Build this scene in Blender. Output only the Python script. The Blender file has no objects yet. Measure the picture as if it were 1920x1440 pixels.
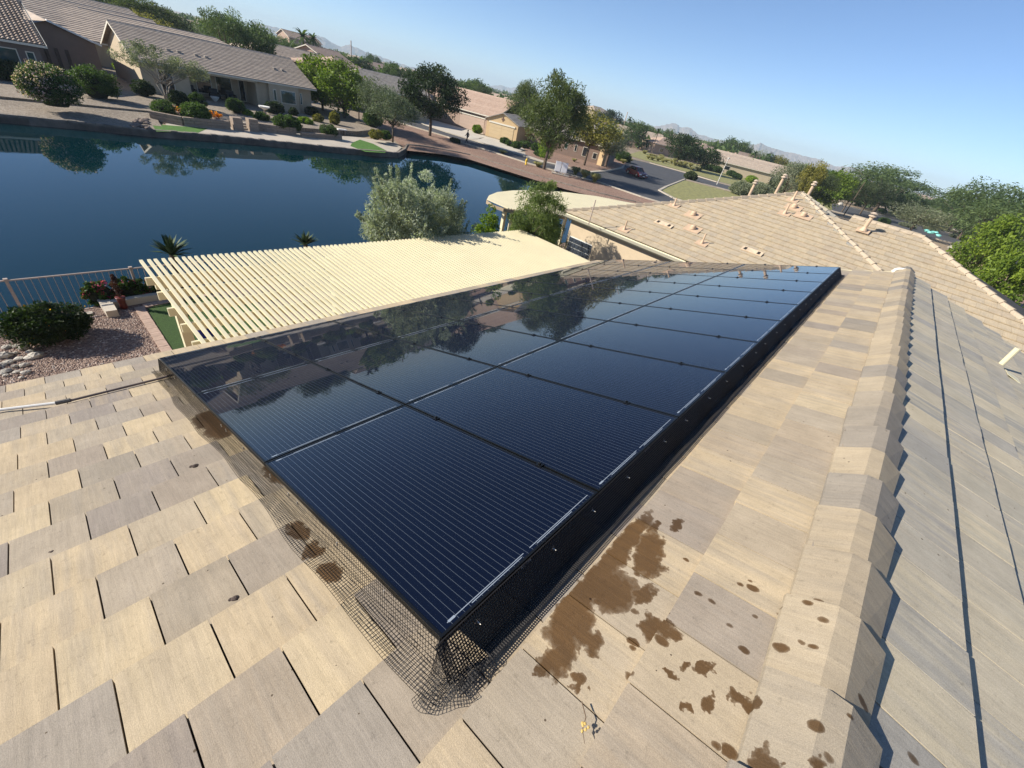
import bpy, math, random
import numpy as np
from mathutils import Matrix, Vector, geometry
rnd = random.Random(7)
C = bpy.context.scene.collection
R = math.radians

# ------------------------------------------------------------------ camera, sky, sun
# world frame: X along the house ridge (away from the camera), Y down the roof towards the lake, Z up
CAM = Vector((-0.488, -0.382, 1.521))
F = 762.53
MW = Matrix(((0.6726060953565172, -0.3166280349907973, 0.6688405848534658),
             (-0.7141148492001838, -0.5146920021431354, 0.4744809006500573),
             (0.19401294451932452, -0.796767739299074, -0.5722937593327262)))
cd = bpy.data.cameras.new("camera"); cam = bpy.data.objects.new("camera", cd); C.objects.link(cam)
cd.sensor_width = 36; cd.lens = F / 1920 * 36; cd.clip_start = 0.05; cd.clip_end = 30000
Rc = MW @ Matrix(((1, 0, 0), (0, -1, 0), (0, 0, -1)))
cam.matrix_world = Matrix.Translation(CAM) @ Rc.to_4x4()
bpy.context.scene.camera = cam

SUN_EL = 31.5
sd = Vector((-0.75 * math.cos(R(SUN_EL)), 0.66 * math.cos(R(SUN_EL)), math.sin(R(SUN_EL)))).normalized()
ld = bpy.data.lights.new("sun", 'SUN'); ld.energy = 5.0; ld.angle = R(0.53); ld.color = (1.0, 0.93, 0.82)
sun = bpy.data.objects.new("sun", ld); C.objects.link(sun)
sun.rotation_euler = sd.to_track_quat('Z', 'Y').to_euler()
w = bpy.data.worlds.new("World"); bpy.context.scene.world = w; w.use_nodes = True
wn = w.node_tree.nodes; wl = w.node_tree.links
bg = wn["Background"]; sky = wn.new("ShaderNodeTexSky"); sky.sky_type = 'NISHITA'; sky.sun_disc = False
sky.sun_elevation = math.asin(sd.z); sky.sun_rotation = math.atan2(sd.x, sd.y)
sky.air_density = 0.7; sky.dust_density = 0.0; sky.ozone_density = 5.0; sky.altitude = 300
wl.new(sky.outputs[0], bg.inputs[0]); bg.inputs[1].default_value = 0.094
vs = bpy.context.scene.view_settings
vs.view_transform = 'Standard'; vs.look = 'None'; vs.exposure = 0.78; vs.gamma = 1.0; vs.use_curve_mapping = False
bpy.context.scene.cycles.max_bounces = 8
bpy.context.scene.cycles.transparent_max_bounces = 12

# ------------------------------------------------------------------ survey helpers (bearings from the camera station)
def bearing(u, v): return MW @ Vector(((u - 960) / F, (v - 720) / F, 1.0))
def G(u, v, z):
    d = bearing(u, v); s = (z - CAM.z) / d.z; return CAM + d * s
def DD(u, v, dist):
    d = bearing(u, v); return CAM + d * (dist / math.hypot(d.x, d.y))
def PX(P):
    c = MW.transposed() @ (Vector(P) - CAM); return (960 + F * c.x / c.z, 720 + F * c.y / c.z) if c.z > 0.05 else None

PIT = R(19.1)
E1 = Vector((1, 0, 0)); E2 = Vector((0, math.cos(PIT), -math.sin(PIT))); N1 = Vector((0, math.sin(PIT), math.cos(PIT)))
PITR = R(17.0)
E2R = Vector((0, -math.cos(PITR), -math.sin(PITR))); NR = Vector((0, -math.sin(PITR), math.cos(PITR)))
HT = 0.19                       # glass stands this far above the tiles
PR = Vector((0, -1.04, 0.158))   # the ridge line
def SL(x, s, h=0.0):            # point on the near roof slope: along ridge, down slope, above the TILE surface
    return E1 * x + E2 * s + N1 * (h - HT)
def SR(x, s, h=0.0):            # the far-side slope
    return PR + E1 * x + E2R * s + NR * h
ZW, ZS, ZY = -6.4, -5.95, -5.0  # water, street, own yard

# ------------------------------------------------------------------ materials
MATS = {}
class NT:
    def __init__(s, name):
        s.m = bpy.data.materials.new(name); s.m.use_nodes = True
        s.t = s.m.node_tree; s.n = s.t.nodes; s.b = s.n["Principled BSDF"]; s.out = s.n["Material Output"]
    def new(s, t, **k):
        x = s.n.new("ShaderNode" + t)
        for a, b in k.items(): setattr(x, a, b)
        return x
    def L(s, a, b): s.t.links.new(a, b)
    def val(s, inp, v):
        if isinstance(v, (int, float)): inp.default_value = v
        elif isinstance(v, (tuple, list)): inp.default_value = tuple(v) + ((1,) if len(v) == 3 and len(inp.default_value) == 4 else ())
        else: s.L(v, inp)
    def math(s, op, a, b=0.0, c=None, clamp=False):
        x = s.new("Math", operation=op, use_clamp=clamp); s.val(x.inputs[0], a); s.val(x.inputs[1], b)
        if c is not None: s.val(x.inputs[2], c)
        return x.outputs[0]
    def vmath(s, op, a, b):
        x = s.new("VectorMath", operation=op); s.val(x.inputs[0], a); s.val(x.inputs[1], b)
        return x.outputs[1] if op in ('DOT_PRODUCT', 'LENGTH', 'DISTANCE') else x.outputs[0]
    def mix(s, f, a, b, bt='MIX'):
        x = s.new("Mix", data_type='RGBA', blend_type=bt); s.val(x.inputs[0], f); s.val(x.inputs[6], a); s.val(x.inputs[7], b)
        return x.outputs[2]
    def ramp(s, f, stops):
        x = s.new("ValToRGB"); e = x.color_ramp.elements
        while len(e) < len(stops): e.new(0.5)
        for i, (p, c) in enumerate(stops):
            e[i].position = p; e[i].color = (c, c, c, 1) if isinstance(c, (int, float)) else tuple(c) + (1,)
        s.val(x.inputs[0], f); return x.outputs[0]
    def noise(s, vec, scale, detail=4, rough=0.55, dist=0.0):
        x = s.new("TexNoise"); s.val(x.inputs['Scale'], scale); s.val(x.inputs['Detail'], detail); s.val(x.inputs['Roughness'], rough)
        s.val(x.inputs['Distortion'], dist)
        if vec is not None: s.L(vec, x.inputs['Vector'])
        return x.outputs[0]
    def pos(s): return s.new("NewGeometry").outputs['Position']
    def scale(s, vec, sc):
        x = s.new("Mapping"); s.L(vec, x.inputs[0]); x.inputs[3].default_value = sc; return x.outputs[0]
    def bump(s, h, strength=0.3, dist=0.01):
        x = s.new("Bump"); x.inputs['Strength'].default_value = strength; x.inputs['Distance'].default_value = dist
        s.L(h, x.inputs['Height']); s.L(x.outputs[0], s.b.inputs['Normal']); return x
    def attr(s, name):
        x = s.new("Attribute"); x.attribute_name = name; return x

def mat(name, col, rough=0.85, var=0.18, scale=6.0, bump=0.15, bdist=0.01, metal=0.0, bscale=None, spec=None):
    if name in MATS: return MATS[name]
    t = NT(name)
    t.b.inputs['Roughness'].default_value = rough; t.b.inputs['Metallic'].default_value = metal
    if spec is not None: t.b.inputs['Specular IOR Level'].default_value = spec
    p = t.pos(); n = t.noise(p, scale, 5)
    lo = [c * (1 - var) for c in col]; hi = [min(1, c * (1 + var)) for c in col]
    t.L(t.ramp(n, [(0.3, lo), (0.7, hi)]), t.b.inputs['Base Color'])
    if bump: t.bump(t.noise(p, bscale or scale * 8, 4), bump, bdist)
    MATS[name] = t.m; return t.m

def tile_mat(name, cols, streak=0.5, spotscale=1.0, wet=False, facing='L'):
    """concrete roof tile: a colour picked per tile (face attribute), streaks running down the slope, fine grain"""
    t = NT(name); p = t.pos(); a = t.attr("tint"); sp = t.new("SeparateXYZ"); t.L(a.outputs['Vector'], sp.inputs[0])
    base = t.ramp(sp.outputs[0], [(i / (len(cols) - 1), c) for i, c in enumerate(cols)])
    other = t.ramp(sp.outputs[1], [(0, cols[0]), (0.5, cols[len(cols) // 2]), (1, cols[-1])])
    off = t.new("CombineXYZ"); t.val(off.inputs[0], t.math('MULTIPLY', sp.outputs[2], 40.0)); t.val(off.inputs[1], t.math('MULTIPLY', sp.outputs[0], 17.0))
    q = t.vmath('ADD', p, off.outputs[0])
    st = t.noise(t.scale(q, (17, 1.5, 1.5) if facing in 'LR' else (1.5, 17, 1.5)), 1.0, 5, 0.62)
    f = t.ramp(st, [(0.42, 0.0), (0.62, 1.0)])
    col = t.mix(t.math('MULTIPLY', f, streak), base, other)
    bl = t.noise(p, 5.0, 4, 0.6); col = t.mix(0.5, col, t.ramp(bl, [(0.3, 0.62), (0.72, 1.0)]), 'MULTIPLY')
    fine = t.noise(t.scale(q, (70, 5, 5) if facing in 'LR' else (5, 70, 5)), 1.0, 3, .6); col = t.mix(.35, col, t.ramp(fine, [(.3, .66), (.6, 1.0)]), 'MULTIPLY')
    sp2 = t.noise(p, 38.0, 5, .7); col = t.mix(.5, col, t.ramp(sp2, [(.28, .5), (.42, 1.0)]), 'MULTIPLY')
    gr = t.noise(p, 320.0, 2, 0.6); col = t.mix(0.35, col, t.ramp(gr, [(0.35, 0.35), (0.65, 1.0)]), 'MULTIPLY')
    dk = t.new("TexVoronoi"); t.L(p, dk.inputs[0]); dk.inputs['Scale'].default_value = 9.0
    col = t.mix(t.math('LESS_THAN', dk.outputs['Distance'], 0.045), col, (0.10, 0.075, 0.05))
    rough = 0.9
    if wet:
        s = t.vmath('DOT_PRODUCT', p, tuple(E2)); sx = t.new("SeparateXYZ"); t.L(p, sx.inputs[0])
        c2 = t.new("CombineXYZ"); t.L(sx.outputs[0], c2.inputs[0]); t.L(s, c2.inputs[1])
        nz = t.new("TexNoise"); t.L(c2.outputs[0], nz.inputs['Vector']); nz.inputs['Scale'].default_value = 16; nz.inputs['Detail'].default_value = 3; nz.inputs['Roughness'].default_value = 0.6
        dd = t.new("VectorMath", operation='SUBTRACT'); t.L(nz.outputs['Color'], dd.inputs[0]); dd.inputs[1].default_value = (0.5, 0.5, 0.5)
        ds = t.new("VectorMath", operation='SCALE'); t.L(dd.outputs[0], ds.inputs[0]); ds.inputs['Scale'].default_value = 0.12
        wv = t.new("VectorMath", operation='ADD'); t.L(c2.outputs[0], wv.inputs[0]); t.L(ds.outputs[0], wv.inputs[1]); wv = wv.outputs[0]
        m = None
        for (bx, bs, rx, rs) in WETS:
            mp = t.new("Mapping"); mp.vector_type = 'POINT'; t.L(wv, mp.inputs[0])
            mp.inputs[1].default_value = (-bx / rx, -bs / rs, 0); mp.inputs[3].default_value = (1 / rx, 1 / rs, 0)
            ln = t.vmath('LENGTH', mp.outputs[0], (0, 0, 0)); v = t.math('SUBTRACT', 1.0, ln)
            m = v if m is None else t.math('MAXIMUM', m, v)
        # scattered drops inside a splash zone running over the ridge
        vo = t.new("TexVoronoi"); ds2 = t.new('VectorMath', operation='SCALE'); t.L(dd.outputs[0], ds2.inputs[0]); ds2.inputs['Scale'].default_value = 0.025
        t.L(t.scale(t.vmath('ADD', c2.outputs[0], ds2.outputs[0]), (17, 13, 1)), vo.inputs[0]); vo.inputs['Scale'].default_value = 1.0
        hs = t.new("SeparateColor"); t.L(vo.outputs['Color'], hs.inputs[0])
        zc = t.new("Mapping"); t.L(c2.outputs[0], zc.inputs[0]); zc.inputs[1].default_value = (-0.60 / 0.55, 0.80 / 0.62, 0); zc.inputs[3].default_value = (1 / 0.55, 1 / 0.62, 0)
        zone = t.math('SUBTRACT', 1.0, t.vmath('LENGTH', zc.outputs[0], (0, 0, 0)))
        rad = t.math('MULTIPLY', t.math('MULTIPLY', t.math('SUBTRACT', hs.outputs[0], 0.26), t.math('GREATER_THAN', zone, 0.0)), 0.5)
        drop = t.math('SUBTRACT', rad, vo.outputs['Distance'])
        m = t.math('MAXIMUM', m, t.math('MULTIPLY', drop, 3.0))
        m = t.math('ADD', m, t.math('MULTIPLY', t.math('SUBTRACT', t.noise(p, 45.0, 4, .7), .5), .22))
        wm = t.ramp(m, [(0.0, 0.0), (0.03, .45), (0.10, .8), (0.3, 1.0)])
        col = t.mix(wm, col, t.mix(1.0, col, (0.28, 0.195, 0.115), 'MULTIPLY'))
        rr = t.math('SUBTRACT', 0.9, t.math('MULTIPLY', wm, 0.3)); t.L(rr, t.b.inputs['Roughness'])
    else: t.b.inputs['Roughness'].default_value = rough
    t.b.inputs['Specular IOR Level'].default_value = 0.25
    t.L(col, t.b.inputs['Base Color'])
    h = t.math('ADD', t.math('MULTIPLY', st, 1.6), t.math('MULTIPLY', gr, 0.5)); t.bump(h, 0.5, 0.005)
    MATS[name] = t.m; return t.m

def leaf_mat(name, c1, c2, trans=0.35, rough=0.6):
    if name in MATS: return MATS[name]
    t = NT(name); a = t.attr("tint"); oi = t.new("ObjectInfo")
    f = t.math('MULTIPLY_ADD', t.math('SUBTRACT', oi.outputs['Random'], 0.5), 0.3, a.outputs['Fac'], clamp=True)
    col = t.mix(f, c1, c2); t.L(col, t.b.inputs['Base Color']); t.b.inputs['Roughness'].default_value = rough
    t.b.inputs['Specular IOR Level'].default_value = 0.3
    tr = t.new("BsdfTranslucent"); t.L(t.mix(0.5, col, (0.25, 0.35, 0.05), 'MULTIPLY'), tr.inputs[0])
    t.L(t.mix(1.0, col, (1.25, 1.35, 0.7), 'MULTIPLY'), tr.inputs[0])
    mx = t.new("MixShader"); mx.inputs[0].default_value = trans; t.L(t.b.outputs[0], mx.inputs[1]); t.L(tr.outputs[0], mx.inputs[2])
    t.L(mx.outputs[0], t.out.inputs[0]); MATS[name] = t.m; return t.m

def ground_mat(name, c1, c2, c3, sc=26.0, bump=0.6, bd=0.02, big=0.6):
    if name in MATS: return MATS[name]
    t = NT(name); p = t.pos(); vo = t.new("TexVoronoi"); t.L(p, vo.inputs[0]); vo.inputs['Scale'].default_value = sc
    hs = t.new("SeparateColor"); t.L(vo.outputs['Color'], hs.inputs[0])
    col = t.ramp(hs.outputs[0], [(0.0, c1), (0.5, c2), (1.0, c3)])
    col = t.mix(0.6, col, t.ramp(t.noise(p, big, 5, 0.6), [(0.3, 0.6), (0.7, 1.0)]), 'MULTIPLY')
    t.L(col, t.b.inputs['Base Color']); t.b.inputs['Roughness'].default_value = 0.95
    t.bump(vo.outputs['Distance'], bump, bd); MATS[name] = t.m; return t.m

# ------------------------------------------------------------------ mesh builder
class MB:
    def __init__(s): s.v = []; s.f = []; s.t = []; s.cur = (0.5, 0.5, 0.5); s.mi = []; s.m = 0
    def add(s, vs_, fs):
        o = len(s.v); s.v += [tuple(x) for x in vs_]
        for f in fs: s.f.append([i + o for i in f]); s.t.append(s.cur); s.mi.append(s.m)
        return s
    def hexa(s, P): return s.add(P, [(0, 3, 2, 1), (4, 5, 6, 7), (0, 1, 5, 4), (1, 2, 6, 5), (2, 3, 7, 6), (3, 0, 4, 7)])
    def box(s, x0, x1, y0, y1, z0, z1, M=None):
        P = [(x0, y0, z0), (x1, y0, z0), (x1, y1, z0), (x0, y1, z0), (x0, y0, z1), (x1, y0, z1), (x1, y1, z1), (x0, y1, z1)]
        if M is not None: P = [M @ Vector(p) for p in P]
        return s.hexa(P)
    def beam(s, a, b, w, h, up=(0, 0, 1)):
        a = Vector(a); b = Vector(b); d = (b - a).normalized(); sd_ = d.cross(Vector(up))
        if sd_.length < 1e-4: sd_ = Vector((1, 0, 0))
        sd_.normalize(); u = sd_.cross(d).normalized(); sd_ *= w / 2; u *= h / 2
        return s.hexa([a - sd_ - u, a + sd_ - u, b + sd_ - u, b - sd_ - u, a - sd_ + u, a + sd_ + u, b + sd_ + u, b - sd_ + u])
    def prism(s, poly, z0, z1, M=None):
        n = len(poly); P = [Vector((p[0], p[1], z0)) for p in poly] + [Vector((p[0], p[1], z1)) for p in poly]
        if M is not None: P = [M @ p for p in P]
        return s.add(P, [tuple(range(n))[::-1], tuple(range(n, 2 * n))] + [(i, (i + 1) % n, n + (i + 1) % n, n + i) for i in range(n)])
    def tube(s, pts, rs, n=6, cap=True):
        if not isinstance(rs, (list, tuple)): rs = [rs] * len(pts)
        rings = []; pts = [Vector(p) for p in pts]; V = []
        for i, p in enumerate(pts):
            d = (pts[min(i + 1, len(pts) - 1)] - pts[max(i - 1, 0)]).normalized()
            a = d.cross(Vector((0.13, 0.31, 0.94)))
            if a.length < 1e-3: a = d.cross(Vector((1, 0, 0)))
            a.normalize(); b = d.cross(a)
            V += [p + (a * math.cos(2 * math.pi * k / n) + b * math.sin(2 * math.pi * k / n)) * rs[i] for k in range(n)]
        Fs = [(i * n + k, i * n + (k + 1) % n, (i + 1) * n + (k + 1) % n, (i + 1) * n + k) for i in range(len(pts) - 1) for k in range(n)]
        if cap: Fs += [tuple(range(n))[::-1], tuple(range((len(pts) - 1) * n, len(pts) * n))]
        return s.add(V, Fs)
    def lathe(s, prof, c=(0, 0, 0), n=16, ax=None, sx=1, sy=1):
        c = Vector(c); V = []
        Q = ax.to_track_quat('Z', 'Y') if ax is not None else None
        for r, z in prof:
            for k in range(n):
                p = Vector((r * sx * math.cos(2 * math.pi * k / n), r * sy * math.sin(2 * math.pi * k / n), z))
                V.append(c + (Q @ p if Q else p))
        m = len(prof)
        Fs = [(i * n + k, i * n + (k + 1) % n, (i + 1) * n + (k + 1) % n, (i + 1) * n + k) for i in range(m - 1) for k in range(n)]
        Fs += [tuple(range(n))[::-1], tuple(range((m - 1) * n, m * n))]
        return s.add(V, Fs)
    def rock(s, c, r, seed=0, sz=0.6):
        q = random.Random(seed); V = []; n = 7
        for i, (zz, rr) in enumerate([(-0.6, 0.7), (0.0, 1.0), (0.55, 0.8), (0.9, 0.35)]):
            for k in range(n):
                a = 2 * math.pi * (k + 0.5 * (i % 2)) / n; f = rr * q.uniform(0.8, 1.2)
                V.append((c[0] + r * f * math.cos(a), c[1] + r * f * math.sin(a) * 0.8, c[2] + r * sz * (zz + q.uniform(-.1, .1))))
        Fs = [(i * n + k, i * n + (k + 1) % n, (i + 1) * n + (k + 1) % n, (i + 1) * n + k) for i in range(3) for k in range(n)]
        Fs += [tuple(range(n))[::-1], tuple(range(3 * n, 4 * n))]
        return s.add(V, Fs)
    def mesh(s, name, ms, smooth=False):
        me = bpy.data.meshes.new(name); me.from_pydata(s.v, [], s.f)
        at = me.attributes.new("tint", 'FLOAT_VECTOR', 'FACE'); at.data.foreach_set("vector", np.array(s.t, dtype=np.float32).ravel())
        for m in (ms if isinstance(ms, (list, tuple)) else [ms]): me.materials.append(m)
        me.polygons.foreach_set("material_index", s.mi)
        if smooth: me.polygons.foreach_set("use_smooth", [True] * len(me.polygons))
        return me

def put(name, me, parent=None, label=None, cat=None, group=None, kind=None):
    o = bpy.data.objects.new(name, me); C.objects.link(o)
    if parent is not None:
        o.parent = parent
        if parent.type == 'EMPTY': o.matrix_parent_inverse = parent['_m'] and Matrix.LocRotScale(Vector(parent['_m'][:3]), Matrix.Rotation(parent['_m'][3], 3, 'Z').to_quaternion(), None).inverted()
    if label: o['label'] = label
    if cat: o['category'] = cat
    if group: o['group'] = group
    if kind: o['kind'] = kind
    return o
def obj(name, mb, ms, parent=None, label=None, cat=None, group=None, kind=None, smooth=False):
    return put(name, mb.mesh(name, ms, smooth), parent, label, cat, group, kind)
def thing(name, label, cat, loc=(0, 0, 0), rz=0.0, group=None):
    o = bpy.data.objects.new(name, None); C.objects.link(o); o.location = loc; o.rotation_euler = (0, 0, rz)
    o.empty_display_size = 0.1; o['_m'] = [loc[0], loc[1], loc[2], rz]
    o['label'] = label; o['category'] = cat
    if group: o['group'] = group
    return o
def copy_thing(root, loc, rz=None, label=None, group=None, scale=None):
    r = root.copy(); C.objects.link(r); r.location = loc
    if rz is not None: r.rotation_euler = (0, 0, rz)
    if scale: r.scale = scale
    if label: r['label'] = label
    if group: r['group'] = group
    for ch in root.children:
        c = ch.copy(); C.objects.link(c); c.parent = r
        for g in ch.children:
            d = g.copy(); C.objects.link(d); d.parent = c
    return r
def tri_poly(outer, holes=()):
    polys = [[Vector((p[0], p[1], 0)) for p in outer]] + [[Vector((p[0], p[1], 0)) for p in h] for h in holes]
    flat = [p for pl in polys for p in pl]; return flat, geometry.tessellate_polygon(polys)
def sheet(name, outer, z, m, holes=(), parent=None, kind='structure', label=None, cat=None):
    flat, tris = tri_poly(outer, holes); mb = MB()
    P = [(p[0], p[1], z) for p in flat]; out = []
    for t in tris:
        a, b, c = [Vector(P[i]) for i in t]
        out.append(t if (b - a).cross(c - a).z > 0 else (t[0], t[2], t[1]))
    mb.add(P, out); return obj(name, mb, m, parent, label, cat, None, kind)
def slab(name, outer, z0, z1, m, **k):
    a = sum(outer[i][0] * outer[(i + 1) % len(outer)][1] - outer[(i + 1) % len(outer)][0] * outer[i][1] for i in range(len(outer)))
    if a < 0: outer = outer[::-1]
    flat, tris = tri_poly(outer); mb = MB(); n = len(outer)
    top = [(p[0], p[1], z1) for p in outer]; bot = [(p[0], p[1], z0) for p in outer]; fs = []
    for t in tris:
        p, q, r = [Vector(top[i]) for i in t]; fs.append(tuple(t) if (q - p).cross(r - p).z > 0 else (t[0], t[2], t[1]))
    mb.add(top + bot, fs + [(n + i, n + (i + 1) % n, (i + 1) % n, i) for i in range(n)]); return obj(name, mb, m, **k)

# ------------------------------------------------------------------ foliage
def np_mesh(name, V, Fq, tint, m):
    me = bpy.data.meshes.new(name); nv, nf = len(V), len(Fq)
    me.vertices.add(nv); me.vertices.foreach_set("co", V.astype(np.float32).ravel())
    me.loops.add(nf * 4); me.loops.foreach_set("vertex_index", Fq.astype(np.int32).ravel())
    me.polygons.add(nf); me.polygons.foreach_set("loop_start", np.arange(0, nf * 4, 4, dtype=np.int32))
    me.polygons.foreach_set("loop_total", np.full(nf, 4, dtype=np.int32))
    me.update(calc_edges=True)
    a = me.attributes.new("tint", 'FLOAT', 'FACE'); a.data.foreach_set("value", tint.astype(np.float32))
    me.materials.append(m); me.validate(); return me
def leaves(name, centers, radii, per, size, m, seed=0, aspect=0.4, droop=0.0, out=0.5, zs=0.8):
    """leaf-sized quads gathered in clumps: centres (n,3), clump radii (n,)"""
    g = np.random.default_rng(seed); n = len(centers); N = n * per
    c = np.repeat(np.asarray(centers), per, 0); r = np.repeat(np.asarray(radii), per)[:, None]
    d = g.normal(size=(N, 3)); d /= np.linalg.norm(d, axis=1)[:, None]
    rad = g.uniform(0.25, 1.0, (N, 1)) ** 0.55
    P = c + d * rad * r * np.array([1, 1, zs])
    ax = d * out + g.normal(size=(N, 3)) * 0.6; ax[:, 2] -= droop; ax /= np.linalg.norm(ax, axis=1)[:, None]
    sd_ = np.cross(ax, g.normal(size=(N, 3))); sd_ /= np.linalg.norm(sd_, axis=1)[:, None]
    L = (size * g.uniform(0.6, 1.4, (N, 1))); Wd = L * aspect
    nrm = np.cross(ax, sd_)
    V = np.stack([P - ax * L * .5, P + sd_ * Wd * .5 + nrm * Wd * .15, P + ax * L * .5, P - sd_ * Wd * .5 + nrm * Wd * .15], 1).reshape(-1, 3)
    Fq = np.arange(N * 4).reshape(N, 4)
    tint = np.clip(np.repeat(g.uniform(0.1, 0.9, n), per) + g.normal(0, 0.18, N), 0, 1)
    return np_mesh(name, V, Fq, tint, m)
def crown_points(n, rx, ry, z0, z1, seed, shape='round', inner=0.35):
    g = np.random.default_rng(seed); pts = []
    while len(pts) < n:
        p = g.uniform(-1, 1, 3); l = np.linalg.norm(p)
        if l > 1 or l < inner: continue
        if shape == 'cone': k = (1 - (p[2] + 1) / 2) ** 0.75 + 0.12; q = np.array([p[0] * k, p[1] * k, p[2]])
        elif shape == 'umbrella': q = np.array([p[0], p[1], abs(p[2]) ** 0.8 * (1 if p[2] > -0.3 else -1)])
        elif shape == 'egg': k = 1 - 0.35 * (p[2] + 1) / 2; q = np.array([p[0] * k, p[1] * k, p[2]])
        else: q = p
        pts.append([q[0] * rx, q[1] * ry, z0 + (z1 - z0) * (q[2] + 1) / 2])
    return np.array(pts)
def trunk_mb(pts, h0, r0, seed, lean=(0, 0), nl=9, multi=1):
    mb = MB(); q = random.Random(seed); tips = [pts[i] for i in np.linspace(0, len(pts) - 1, nl).astype(int)]
    for k in range(multi):
        a = 2 * math.pi * k / max(multi, 1) + q.uniform(0, 1); o = Vector((math.cos(a), math.sin(a), 0)) * (r0 * 2.2 if multi > 1 else 0)
        fork = Vector((lean[0], lean[1], h0)) + o * 3
        mb.tube([(o.x, o.y, -0.25), (o * 0.8 + Vector((lean[0] * .3, lean[1] * .3, h0 * .4)) + Vector((q.uniform(-.1, .1) * h0 * .3, q.uniform(-.1, .1) * h0 * .3, 0))), fork], [r0, r0 * .8, r0 * .65], 8)
        for i, t in enumerate(tips):
            if i % multi != k: continue
            t = Vector(t); mid = fork.lerp(t, 0.5) + Vector((q.uniform(-.2, .2), q.uniform(-.2, .2), q.uniform(0, .3))) * (t - fork).length * .3
            mb.tube([fork - Vector((0, 0, 0.05)), mid, t], [r0 * .5, r0 * .3, r0 * .08], 5)
    return mb
LM = dict(
    palo=((.065, .10, .025), (.22, .28, .08)), olive=((0.15, 0.18, 0.12), (0.50, 0.54, 0.42)), olive_dark=((0.06, 0.085, 0.045), (0.17, 0.20, 0.12)),
    bright=((0.07, 0.12, 0.012), (0.20, 0.27, 0.025)), mid=((0.035, 0.07, 0.015), (0.10, 0.155, 0.035)),
    dark=((0.012, 0.028, 0.008), (0.045, 0.07, 0.02)), pine=((0.04, 0.062, 0.015), (0.115, 0.145, 0.04)),
    mesquite=((0.03, 0.045, 0.016), (0.085, 0.11, 0.04)), feather=((0.05, 0.085, 0.03), (0.14, 0.19, 0.07)),
    yellow=((0.11, 0.11, 0.02), (0.28, 0.25, 0.05)), grass=((0.20, 0.20, 0.06), (0.42, 0.38, 0.16)),
    hedge=((0.03, 0.06, 0.012), (0.09, 0.15, 0.03)), pink=((0.55, 0.06, 0.16), (0.75, 0.16, 0.28)),
    orange=((0.75, 0.28, 0.02), (0.85, 0.45, 0.03)), palepink=((0.55, 0.36, 0.34), (0.75, 0.6, 0.55)), lime=((0.10, 0.17, 0.01), (0.26, 0.36, 0.03)),
    palm=((0.03, 0.06, 0.015), (0.10, 0.15, 0.04)), grey=((0.13, 0.15, 0.09), (0.27, 0.29, 0.19)))
def lm(k): return leaf_mat("leaf_" + k, *LM[k])
bark = mat("bark", (0.11, 0.08, 0.055), 0.95, 0.35, 14, 0.6); bark2 = mat("pale_bark", (0.26, 0.23, 0.19), 0.95, 0.3, 12, 0.6)
PROTO = {}
KIND = dict(   # leaf material, crown shape, clumps, per clump, clump radius (frac), leaf size (frac of height), aspect, droop, crown z0, width ratio
    round=('mid', 'round', 60, 42, .17, .032, .55, .1, .22), dark=('dark', 'round', 60, 42, .17, .032, .55, .1, .16), pine=('pine', 'egg', 170, 40, .115, .03, .2, -.3, .17),
    mesquite=('mesquite', 'umbrella', 95, 42, .14, .028, .3, .2, .25), feather=('feather', 'umbrella', 90, 44, .13, .03, .25, .6, .2), bright=('bright', 'egg', 70, 44, .14, .03, .5, .2, .1),
    yellow=('yellow', 'round', 60, 40, .15, .03, .5, .2, .3), olive=('olive_dark', 'round', 60, 44, .15, .028, .28, .1, .3), shrub=('hedge', 'round', 40, 34, .28, .05, .55, 0, 0.0),
    greyshrub=('grey', 'round', 40, 34, .28, .05, .4, 0, 0.0), cypress=('dark', 'cone', 70, 36, .12, .03, .4, -.3, .05), lime=('lime', 'round', 60, 42, .2, .035, .55, .1, .08))
def proto(kind, var):
    """unit-height foliage and trunk meshes, width 1"""
    k = (kind, var)
    if k in PROTO: return PROTO[k]
    lk, sh, nc, per, cr, ls, asp, dr, z0 = KIND[kind]; seed = hash_(kind) + var
    P = crown_points(nc, .42, .42, z0 + .08, .93, seed, sh)
    g = np.random.default_rng(seed); rr = cr * g.uniform(.6, 1.2, nc) * (0.95 if sh != 'cone' else .7)
    f = leaves("crown_" + kind, P, rr, int(per * 2.3), ls * 1.15, lm(lk), seed, asp * 1.2, dr)
    t = trunk_mb(P, max(z0, .12) + .1, .022, seed, nl=12).mesh("trunk_" + kind, bark, True) if z0 > 0.04 else None
    PROTO[k] = (f, t); return PROTO[k]
def hash_(s): return sum(ord(c) * (i + 3) for i, c in enumerate(s)) % 9973
def plant(name, label, cat, P, h, wd, kind, var=0, group=None, parts=True):
    f, t = proto(kind, var % 3); rz = rnd.uniform(0, 6.28)
    if parts and t is not None:
        r = thing(name, label, cat, (P[0], P[1], P[2]), 0, group); r.scale = (wd, wd, h); r.rotation_euler = (0, 0, rz)
        for nm, me in (("crown", f), ("trunk", t)):
            o = bpy.data.objects.new(nm, me); C.objects.link(o); o.parent = r
        return r
    o = bpy.data.objects.new(name, f); C.objects.link(o); o.location = P; o.scale = (wd, wd, h); o.rotation_euler = (0, 0, rz)
    o['label'] = label; o['category'] = cat
    if group: o['group'] = group
    return o
def tree_px(name, label, u, vtop, dist, wpx, kind, var=0, group=None, zg=ZS, cat='tree', parts=True, vref=None):
    """a tree standing at a given distance along a bearing; its height from where its top shows"""
    top = DD(u, vtop, dist); sc = (top - CAM).length / F / 1.15
    # slide the foot so that the top, not the foot, is on the bearing
    return plant(name, label, cat, (top.x, top.y, zg - .05), top.z - zg, wpx * sc * 1.05, kind, var, group, parts)
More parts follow.
